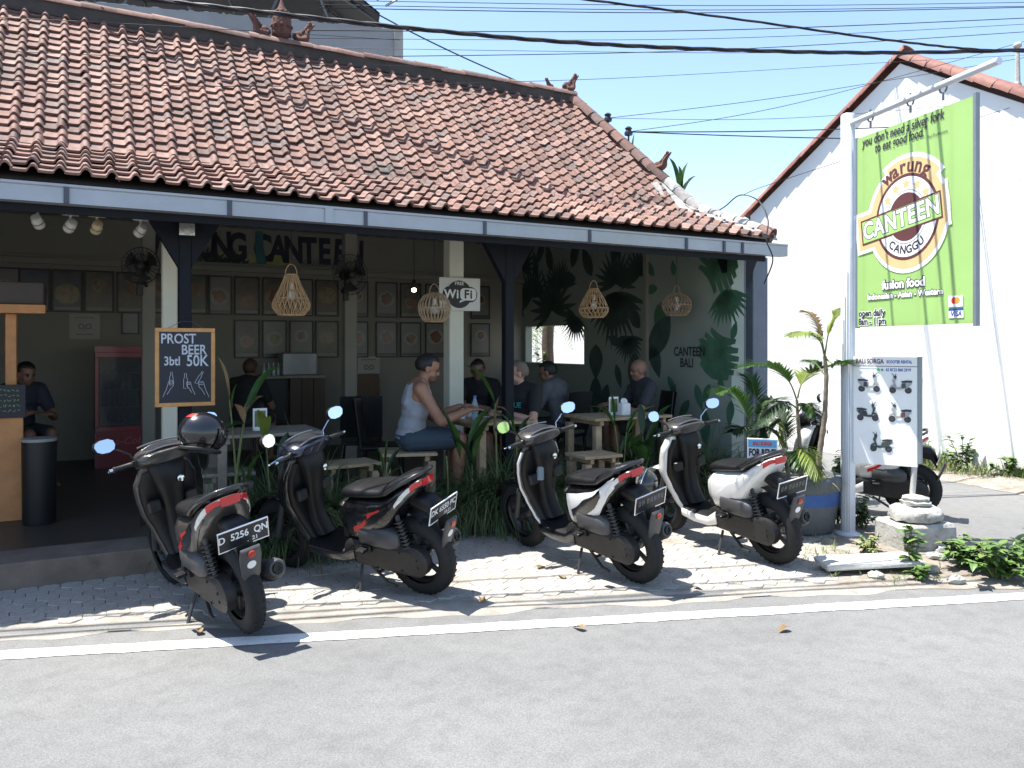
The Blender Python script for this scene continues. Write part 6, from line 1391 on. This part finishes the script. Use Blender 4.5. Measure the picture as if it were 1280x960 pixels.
# ================================================================== plants
LEAFG = mat('leaf_green', (.045,.105,.022), .45, var=.35, scale=8, bump=.1, trans=.3); LEAFY = mat('leaf_yellowgreen', (.20,.26,.05), .45, var=.3, scale=8, bump=.1, trans=.35)
LEAFD = mat('leaf_dark', (.022,.052,.018), .5, var=.4, scale=9, bump=.1, trans=.2); DRYL = mat('leaf_dry', (.24,.16,.075), .8, var=.3, scale=12, bump=.2, trans=.15)
STEM = mat('stem_green', (.12,.14,.045), .6, var=.3, scale=12, bump=.1); TRUNK = mat('palm_trunk', (.20,.165,.125), .85, var=.3, scale=14, bump=.5)
GRASSV = island_mat('planter_grass', [(.03,.065,.022),(.05,.10,.03),(.07,.125,.038),(.04,.08,.026),(.16,.13,.06)], .55, None, 30, 2, .1)
WEEDV = island_mat('weed_leaf', [(.055,.12,.022),(.085,.17,.03),(.12,.21,.04),(.07,.14,.028),(.16,.22,.05)], .5, None, 30, 2, .1)
VERGEV = island_mat('verge_grass', [(.07,.13,.03),(.12,.19,.045),(.17,.22,.06),(.22,.20,.09),(.09,.15,.03)], .6, None, 30, 2, .1)
def blade(b, base, d, up, L, w, sag, n=5, fold=.25):
    """tapering leaf strip starting at base, heading d, bending down"""
    base = Vector(base); d = Vector(d).normalized(); lat = d.cross(Vector((0,0,1))); lat = lat.normalized() if lat.length > 1e-4 else Vector((1,0,0))
    vs = []; p = base.copy(); dd = d.copy()
    for i in range(n+1):
        f = i/n; ww = w*math.sin(math.pi*min(1, .12+.88*f)**.75)*.5 if f < 1 else .0005
        vs += [p - lat*ww + Vector((0,0,ww*fold)), p, p + lat*ww + Vector((0,0,ww*fold))]
        dd = (dd + Vector((0,0,-sag/n))).normalized(); p = p + dd*(L/n)
    fs = []
    for i in range(n): o = i*3; fs += [(o,o+1,o+4,o+3),(o+1,o+2,o+5,o+4)]
    b.add(vs, fs)
# grass filling the planter trough
random.seed(71); b = MB()
for i in range(15000):
    s_ = random.uniform(-2.26, 3.24); n_ = random.uniform(.08,.34)
    k = 1.0 + .35*math.sin(s_*3.1) + .2*math.sin(s_*7.7)
    L = random.uniform(.36,.72)*k; a = random.uniform(0,2*math.pi); o = random.uniform(.25,.9)
    d = Vector((math.cos(a)*o, math.sin(a)*o-.15, 1)); p = (s_, n_, FL-.03)
    blade(b, p, d, None, L, random.uniform(.009,.015), random.uniform(1.2,3.2), 4)
tag(b.build('planter_grass', GRASSV, None, loc=P0, rot=(0,0,BR)), 'dense dark strap-leaved grass filling the planter along the front step', 'grass', kind='stuff')
random.seed(72); b = MB()
for i in range(420):
    s_ = random.uniform(-2.2, 3.2); p = (s_, random.uniform(.0,.08), FL+random.uniform(.02,.12)); a = random.uniform(-1,1)
    blade(b, p, (a*.6,-1,.5), None, random.uniform(.22,.36), .008, random.uniform(3.0,4.6), 6)
tag(b.build('hanging_dry_blades', DRYL, None, loc=P0, rot=(0,0,BR)), 'dry straw-coloured blades hanging over the planter edge', 'dry grass', kind='stuff')
def broadleaf(parent, base, tip, w, m, sag=.25, n=10, name='leaf', fold=.5):
    base, tip = Vector(base), Vector(tip); ax = tip-base; L = ax.length; lat = ax.cross(Vector((0,0,1))); lat = lat.normalized() if lat.length > 1e-3 else Vector((1,0,0)); nr = lat.cross(ax).normalized()
    b = MB(); vs = []
    for i in range(n+1):
        f = i/n; c = base + ax*f + Vector((0,0,sag*L*math.sin(math.pi*f)*.6)); ww = w*.5*math.sin(math.pi*f**.8)**.8 if 0 < f < 1 else .001
        wv = .04*ww*math.sin(i*4)
        vs += [c-lat*ww+nr*(ww*fold+wv), c-lat*ww*.5+nr*ww*fold*.4, c, c+lat*ww*.5+nr*ww*fold*.4, c+lat*ww+nr*(ww*fold-wv)]
    fs = [(i*5+j, i*5+j+1, i*5+j+6, i*5+j+5) for i in range(n) for j in range(4)]
    b.add(vs, fs); return b.build(name, m, parent, smooth=80)
def stalk(parent, pts, r, m=STEM, name='stem'): b = MB(); b.tube(pts, r, 7); return b.build(name, m, parent, smooth=60)
def tallplant(label, root_uv, n, stems, leaves):
    """stems: list of pixel polylines; leaves: (pixel base, pixel tip, width, material, depth offset of the tip)"""
    s, _ = pn(root_uv[0], root_uv[1], n); o = B(s, n, FL); t = thing('tropical_plant', label, 'plant', o)
    def P(u, v, dn=0.0):
        s_, z_ = pn(u, v, n+dn); return B(s_, n+dn, z_) - o
    for st, r, m in stems:
        pts = [P(*p) for p in st]; stalk(t, pts, [r*(1-.4*i/(len(pts)-1)) for i in range(len(pts))], m)
    for bs, tp_, w, m, dn in leaves: broadleaf(t, P(*bs), P(*tp_, dn), w, m)
    return t
tallplant('tall wilted heliconia with one sunlit leaf between the two left scooters', (293,640), .22,
  [([(291,640),(296,590),(301,550),(306,522)], .014, STEM), ([(300,635),(294,580),(290,530),(287,500)], .010, STEM), ([(338,630),(335,590),(333,560)], .009, STEM)],
  [((306,522),(352,456),.10,LEAFG,.15),((304,528),(292,505),.09,DRYL,-.05),((305,520),(330,495),.10,DRYL,.05),((287,500),(272,446),.055,DRYL,.05),((289,515),(296,480),.05,LEAFG,.0),((306,530),(275,545),.12,LEAFD,-.05),((333,560),(322,512),.085,LEAFY,-.12),((330,555),(337,520),.07,LEAFY,-.2),((310,600),(330,565),.10,LEAFG,-.05),((305,605),(298,580),.07,LEAFG,0),((352,600),(360,540),.10,LEAFD,.1)])
tallplant('leafy canna plant rising before the table between the two men', (622,640), .22,
  [([(622,640),(621,590),(620,545),(619,505)], .013, STEM), ([(646,640),(645,590),(646,555)], .010, STEM), ([(560,640),(560,600),(558,570)], .012, STEM)],
  [((619,505),(580,456),.08,LEAFG,.0),((619,510),(634,515),.05,DRYL,.0),((620,515),(645,545),.05,LEAFG,-.1),((646,555),(632,512),.05,LEAFG,0),((646,556),(664,520),.05,LEAFD,.1),((590,570),(618,520),.08,LEAFG,.1),((592,580),(606,540),.08,LEAFG,-.1),((570,560),(545,505),.09,LEAFD,.1),((585,560),(615,510),.09,LEAFG,.1),((575,575),(560,525),.08,LEAFG,-.05),((595,590),(560,545),.09,LEAFD,-.05),((618,545),(624,495),.05,DRYL,0)])
tallplant('spiky green plant behind the red-flashed scooter seat', (480,640), .22, [([(480,640),(480,610),(481,590)], .010, STEM)],
  [((482,592),(486,545),.05,LEAFG,0),((480,595),(470,558),.05,LEAFG,0),((484,594),(502,560),.05,LEAFD,.1),((478,598),(462,580),.05,LEAFD,-.1),((485,598),(505,585),.05,LEAFG,-.1)])
tallplant('slender ginger stems with drooping leaves left of the white scooter', (773,640), .22,
  [([(772,645),(773,600),(772,560),(768,530)], .011, STEM), ([(776,645),(779,590),(783,540)], .010, STEM), ([(808,640),(806,590),(803,545)], .012, STEM)],
  [((768,530),(748,505),.05,LEAFG,.1),((768,530),(763,490),.05,LEAFG,0),((770,535),(735,508),.045,LEAFG,-.1),((783,540),(800,512),.045,LEAFG,.1),((783,545),(826,508),.035,LEAFY,.2),((775,570),(795,540),.07,LEAFG,.1),((772,575),(755,555),.06,LEAFD,0),((803,545),(800,505),.07,LEAFD,.1),((806,560),(832,520),.07,LEAFG,.1),((806,565),(842,505),.07,LEAFG,.2),((806,570),(850,530),.07,LEAFD,.1)])
s, _ = pn(800, 600, .2); o = B(s,.2,FL); t = thing('round_leaf_shrub', 'low shrub with rounded upright leaves between third and fourth scooter', 'shrub', o); random.seed(81)
for k in range(16):
    a = random.uniform(0,6.28); h = random.uniform(.1,.42); r = random.uniform(.03,.14); p = Vector((r*math.cos(a), r*math.sin(a), h)); stalk(t, [(0,0,0), p*.6, p], .005); d = Vector((random.uniform(-.5,.5), random.uniform(-.7,.1), 1)).normalized()
    broadleaf(t, p, p+d*random.uniform(.12,.18), random.uniform(.08,.11), LEAFG if k % 3 else LEAFD, .1, 7, fold=.2)
# ------------------------------------------------------------------ concrete bowl with areca palms
PC = gnd(997, 661); POT = thing('planter_bowl', 'large round grey concrete planter with a blue band under the palms', 'planter', PC)
b = MB(); b.lathe([(.0,0),(.27,0),(.30,.03),(.335,.25),(.350,.36),(.365,.38),(.375,.40),(.375,.47),(.36,.485),(.31,.485),(.30,.45),(.0,.44)], 36); b.build('bowl', mat('bowl_concrete', (.115,.125,.13), .8, var=.2, scale=5, bump=.3, dirt=((.07,.075,.075), .58, 3)), POT, smooth=40)
b = MB(); b.lathe([(.3375,.25),(.3475,.335),(.353,.36)], 36, cap=False); b.build('blue_band', mat('blue_paint', (.035,.10,.30), .6, var=.25, scale=6, dirt=((.12,.13,.16), .6, 7)), POT, smooth=60)
b = MB(); b.lathe([(.0,.455),(.30,.445)], 24); b.build('potting_soil', SOIL, POT)
def frond(parent, pts, wl, m, n=26, droop=.5, dens=1.0):
    P = [Vector(p) for p in pts]; out = []
    for i in range(len(P)-1):
        p0, p1, p2, p3 = P[max(i-1,0)], P[i], P[i+1], P[min(i+2,len(P)-1)]
        for k in range(8): t = k/8; out.append(.5*((2*p1)+(p2-p0)*t+(2*p0-5*p1+4*p2-p3)*t*t+(3*p1-p0-3*p2+p3)*t**3))
    out.append(P[-1]); N_ = len(out)
    r = MB(); r.tube(out, [.008*(1-.8*i/N_) for i in range(N_)], 6); fr = r.build('frond', STEM, parent, smooth=60)
    b = MB()
    for k in range(n):
        f = .30+.70*k/(n-1); x = f*(N_-1); i = min(int(x), N_-2); c = out[i].lerp(out[i+1], x-i); d = (out[i+1]-out[i]).normalized(); lat = d.cross(Vector((0,0,1)))
        lat = lat.normalized() if lat.length > 1e-3 else Vector((1,0,0)); L = wl*(math.sin(math.pi*(.25+.7*(f-.3)/.7)))*random.uniform(.85,1.1)
        for sy in (-1,1): blade(b, c, d*.75+lat*sy*.8+Vector((0,0,.35)), None, L, .020, droop*random.uniform(.7,1.4), 4, .3)
    tag(b.build('leaflets', m, fr), kind='stuff'); return fr
def palm(label, trunk_uv, Y, rs, fronds):
    o = at(*trunk_uv[0], Y); t = thing('areca_palm', label, 'palm', o); T_ = [at(u,v,Y)-o for u, v in trunk_uv]; b = MB(); pts = []; rr = []
    for i in range(len(T_)-1):
        for k in range(10): f = k/10; pts.append(T_[i].lerp(T_[i+1], f)); rr.append((rs[0]+(rs[1]-rs[0])*(i+f)/(len(T_)-1))*(1.08 if k % 3 == 0 else .96))
    pts.append(T_[-1]); rr.append(rs[1]); b.tube(pts, rr, 9); b.build('trunk', TRUNK, t, smooth=60)
    for fr, wl, m, dr in fronds: frond(t, [at(u,v,Y+dy)-o for u, v, dy in fr], wl*1.1, m, 34, dr)
random.seed(91)
palm('taller ringed palm stem leaning up right of the planter with yellowing top', [(1020,598),(1024,570),(1031,520),(1033,470),(1031,445)], 6.92, (.028,.015),
  [([(1031,447,0),(1024,425,-.1),(1005,415,-.2),(985,420,-.3)], .17, LEAFY, .9), ([(1031,447,0),(1026,420,0),(1015,395,.1),(1003,388,.2)], .12, DRYL, .8), ([(1031,445,0),(1036,415,0),(1045,395,.0),(1052,385,.1)], .13, LEAFY, .6), ([(1031,447,0),(1042,455,-.1),(1052,452,-.2),(1060,455,-.3)], .14, LEAFG, .8), ([(1032,470,0),(1020,455,.15),(1010,450,.3)], .14, LEAFG, .7)])
palm('shorter palm with arching fronds at the centre of the planter', [(1002,600),(1000,560),(997,520),(996,500)], 6.98, (.022,.012),
  [([(996,500,0),(985,475,-.1),(960,458,-.2),(925,460,-.3)], .24, LEAFG, .5), ([(997,498,0),(1002,480,.0),(1015,465,.1),(1048,455,.1)], .22, LEAFY, .5), ([(996,510,0),(980,502,-.2),(960,512,-.3),(945,530,-.4)], .20, LEAFD, .8), ([(998,515,0),(1008,505,-.15),(1020,520,-.3)], .14, LEAFG, .9), ([(996,520,0),(975,525,.1),(955,545,.1)], .18, LEAFD, .8)])
palm('low bushy palm drooping over the planter rim behind the rent card', [(985,598),(984,575)], 6.80, (.02,.014),
  [([(985,575,0),(1000,560,-.15),(1015,575,-.3),(1024,598,-.35)], .18, LEAFY, .9), ([(985,575,0),(995,565,-.2),(1005,585,-.35)], .15, LEAFG, .9), ([(984,575,0),(972,545,0),(955,535,.0),(945,550,-.1)], .20, LEAFD, .8), ([(984,575,0),(980,535,.1),(968,510,.2)], .2, LEAFD, .6), ([(984,578,0),(965,565,-.1),(945,575,-.2)], .17, LEAFD, .9)])
palm('dark palm clump against the end pillar left of the planter', [(943,640),(945,600),(944,560)], 7.6, (.03,.018),
  [([(944,560,0),(935,520,-.1),(915,490,-.2),(895,492,-.3)], .26, LEAFG, .6), ([(944,560,0),(950,520,0),(965,500,.1),(985,510,.1)], .24, LEAFG, .7), ([(944,560,0),(930,535,-.2),(915,540,-.3)], .2, LEAFD, .8), ([(944,560,0),(945,510,.1),(940,480,.15),(930,470,.2)], .22, LEAFG, .6), ([(944,560,0),(955,530,-.2),(975,530,-.3),(985,560,-.4)], .2, LEAFY, .9)])
random.seed(93); b = MB()
for i in range(260):
    a = random.uniform(0,6.28); r = .30*math.sqrt(random.random()); blade(b, (r*math.cos(a), r*math.sin(a), .44), (math.cos(a)*.9, math.sin(a)*.9, 1), None, random.uniform(.08,.22), .010, 1.8, 4)
tag(b.build('planter_ground_cover', VERGEV, None, loc=PC), 'short yellowish grass tufts growing round the palm stems in the bowl', 'grass', kind='stuff')
# ------------------------------------------------------------------ weeds on the verge
def weed(label, c, R0, H0, nleaf, size, seed, name='weed_bush', m=WEEDV, group=None):
    random.seed(seed); t = thing(name, label, 'weed', c, 0, group); sb = MB(); lb = MB()
    ns = max(4, nleaf//22)
    for k in range(ns):
        a = random.uniform(0,6.28); tilt = random.uniform(.1,1.0); h = H0*random.uniform(.5,1.1); top = Vector((math.cos(a)*R0*tilt, math.sin(a)*R0*tilt, h*(1-.35*tilt))); mid = top*.5+Vector((0,0,.08*h))
        b0 = Vector((math.cos(a)*R0*.15, math.sin(a)*R0*.15, 0)); sb.tube([b0, mid, top], [.006,.005,.003], 5)
        for j in range(nleaf//ns):
            f = random.uniform(.25,1.05); p = b0.lerp(mid, f*2) if f < .5 else mid.lerp(top, f*2-1); aa = random.uniform(0,6.28)
            d = Vector((math.cos(aa), math.sin(aa), random.uniform(-.1,.7))); L = size*random.uniform(.6,1.2); blade(lb, p, d, None, L, L*.55, random.uniform(.2,1.0), 4, random.uniform(-.1,.35))
    sb.build('stems', STEM, t); tag(lb.build('leaves', m, t), kind='stuff'); return t
weed('broad leafy weed clump nearest the road at the right edge', gnd(1248,722), .36, .26, 420, .085, 101)
weed('leafy weed clump left of the broad clump, by the stone block', gnd(1205,708), .24, .24, 260, .08, 102)
weed('leafy weed patch at the far right edge of the verge', gnd(1300,716), .34, .28, 320, .085, 103)
weed('tall single-stemmed weed with large leaves in front of the stone block', gnd(1140,716), .07, .42, 40, .11, 104, 'tall_weed')
weed('small weed tuft at the foot of the tall weed', gnd(1150,724), .13, .12, 90, .06, 105)
weed('pale flowering weed tuft between the pole and the stone block', gnd(1088,690), .16, .16, 170, .05, 106, m=VERGEV)
weed('dark weed behind the white pole under the rear scooter', gnd(1078,660), .20, .30, 200, .08, 107, m=GRASSV)
weed('leafy weed left of the white pole beside the planter bowl', gnd(1045,655), .14, .34, 140, .08, 108, m=GRASSV)
weed('tall bright green weed behind the pole near the scooter handlebar', gnd(1055,625), .18, .62, 240, .10, 109)
def tufts(name, label, poly, count, hmin, hmax, m, seed, w=.008):
    random.seed(seed); b = MB(); xs = [p.x for p in poly]; ys = [p.y for p in poly]; o = Vector((sum(xs)/len(xs), sum(ys)/len(ys), 0)); k = 0
    def inside(x, y):
        c = False; j = len(poly)-1
        for i in range(len(poly)):
            if (poly[i].y > y) != (poly[j].y > y) and x < (poly[j].x-poly[i].x)*(y-poly[i].y)/(poly[j].y-poly[i].y)+poly[i].x: c = not c
            j = i
        return c
    while k < count:
        x, y = random.uniform(min(xs),max(xs)), random.uniform(min(ys),max(ys))
        if not inside(x, y): continue
        cx_, cy_ = x, y; nb_ = random.randint(3,9)
        for q_ in range(nb_):
            a = random.uniform(0,6.28); o_ = random.uniform(.1,.8); blade(b, (cx_+random.gauss(0,.02)-o.x, cy_+random.gauss(0,.02)-o.y, .0), (math.cos(a)*o_, math.sin(a)*o_, 1), None, random.uniform(hmin,hmax), w, random.uniform(.5,1.8), 3)
        k += nb_
    return tag(b.build(name, m, None, loc=o), label, 'grass', kind='stuff')
tufts('verge_grass', 'green grass strip growing at the foot of the white house', [gnd(1135,586), gnd(1200,597), gnd(1290,604), gnd(1420,620), gnd(1420,604), gnd(1290,590), gnd(1135,572)], 3200, .08, .30, VERGEV, 111)
tufts('roadside_grass', 'sparse dry grass on the soil between scooters and slab', [gnd(1000,700), gnd(1060,732), gnd(1180,730), gnd(1180,712), gnd(1050,690), gnd(1020,668)], 420, .03, .10, VERGEV, 112, .005)
random.seed(113)
for i, (u, v, lb) in enumerate(((1165,585,'bushy weed at the foot of the white wall, leftmost'),(1205,592,'taller bushy weed at the foot of the white wall, second from left'),(1262,598,'low bushy weed at the foot of the white wall near the right edge'))):
    weed(lb, gnd(u,v), .35, (.35,.5,.3)[i], 170, .10, 120+i)
# leaves scattered on the blocks
random.seed(131); b = MB()
spots = [(250,792,'curled dry leaf beside the leftmost scooter wheel'),(602,748,'curled dry leaf between the second and third scooters'),(672,711,'dark fallen leaf on the paving left of the third scooter'),(705,724,'fallen leaf on the brown stain of the paving'),(768,735,'pale scrap on the concrete channel below the third scooter'),(867,734,'pale scrap on the road edge below the fourth scooter'),(730,787,'dark fallen leaf on the asphalt beyond the white line'),(985,785,'small fallen leaf on the asphalt at right')]
for u, v, lb in spots:
    q = gnd(u, v); b = MB(); blade(b, (0,0,.006), (1,.2,.25), None, .09, .045, .8, 6, .6); o = b.build('fallen_leaf', DRYL if 'pale' not in lb else PALEC, None, loc=q, rot=(0,0,random.uniform(0,6))); tag(o, lb, 'leaf', 'fallen leaves')
# alley plants seen through the wall opening
q = B(4.6, ps(684,430,4.6)[0]); t = thing('alley_palm', 'sunlit palm with a rough trunk seen through the opening in the painted wall', 'palm', q)
b = MB(); b.tube([(0,0,0),(.05,.02,.8),(.0,0,1.6),(.04,0,2.4)], [.13,.12,.11,.10], 10); rough(b,.012).build('trunk', mat('alley_trunk', (.10,.07,.05), .9, var=.4, scale=12, bump=.8), t, smooth=60); random.seed(141)
for k in range(9):
    a = random.uniform(0,6.28); h = random.uniform(1.5,2.4); L = random.uniform(.7,1.1); frond(t, [(0,0,h),(.3*L*math.cos(a),.3*L*math.sin(a),h+.2),(.7*L*math.cos(a),.7*L*math.sin(a),h+.05),(L*math.cos(a),L*math.sin(a),h-.4)], .28, LEAFG if k % 2 else LEAFY, 18, .8)
q = B(4.3, ps(672,430,4.3)[0]); weed('sunlit red-leaved shrub in the alley beyond the wall opening', q, .35, 2.2, 200, .14, 142, 'alley_shrub')
# banana leaves behind the hip
q = at(850, 215, 11.5); o = Vector((q.x,q.y,0)); t = thing('banana_plant', 'banana leaves showing above the hip roof behind the restaurant', 'banana plant', o)
stalk(t, [(0,0,0),(0,0,q.z-.3)], .09)
for du, dv in ((-14,-18),(20,5),(-2,-8),(-25,5),(10,-12)):
    p = at(850+du, 215+dv, 11.5)-o; broadleaf(t, (0,0,q.z-.45), p, .16, LEAFG, .3)
q = at(790,190,10.8); o = Vector((q.x,q.y,0)); t = thing('banana_plant', 'single banana leaf tip just above the insulators on the hip', 'banana plant', o); stalk(t, [(0,0,0),(0,0,q.z-.2)], .05); broadleaf(t, (0,0,q.z-.3), at(793,166,10.8)-o, .10, LEAFG, .2); broadleaf(t, (0,0,q.z-.3), at(800,185,10.8)-o, .12, LEAFD, .2)
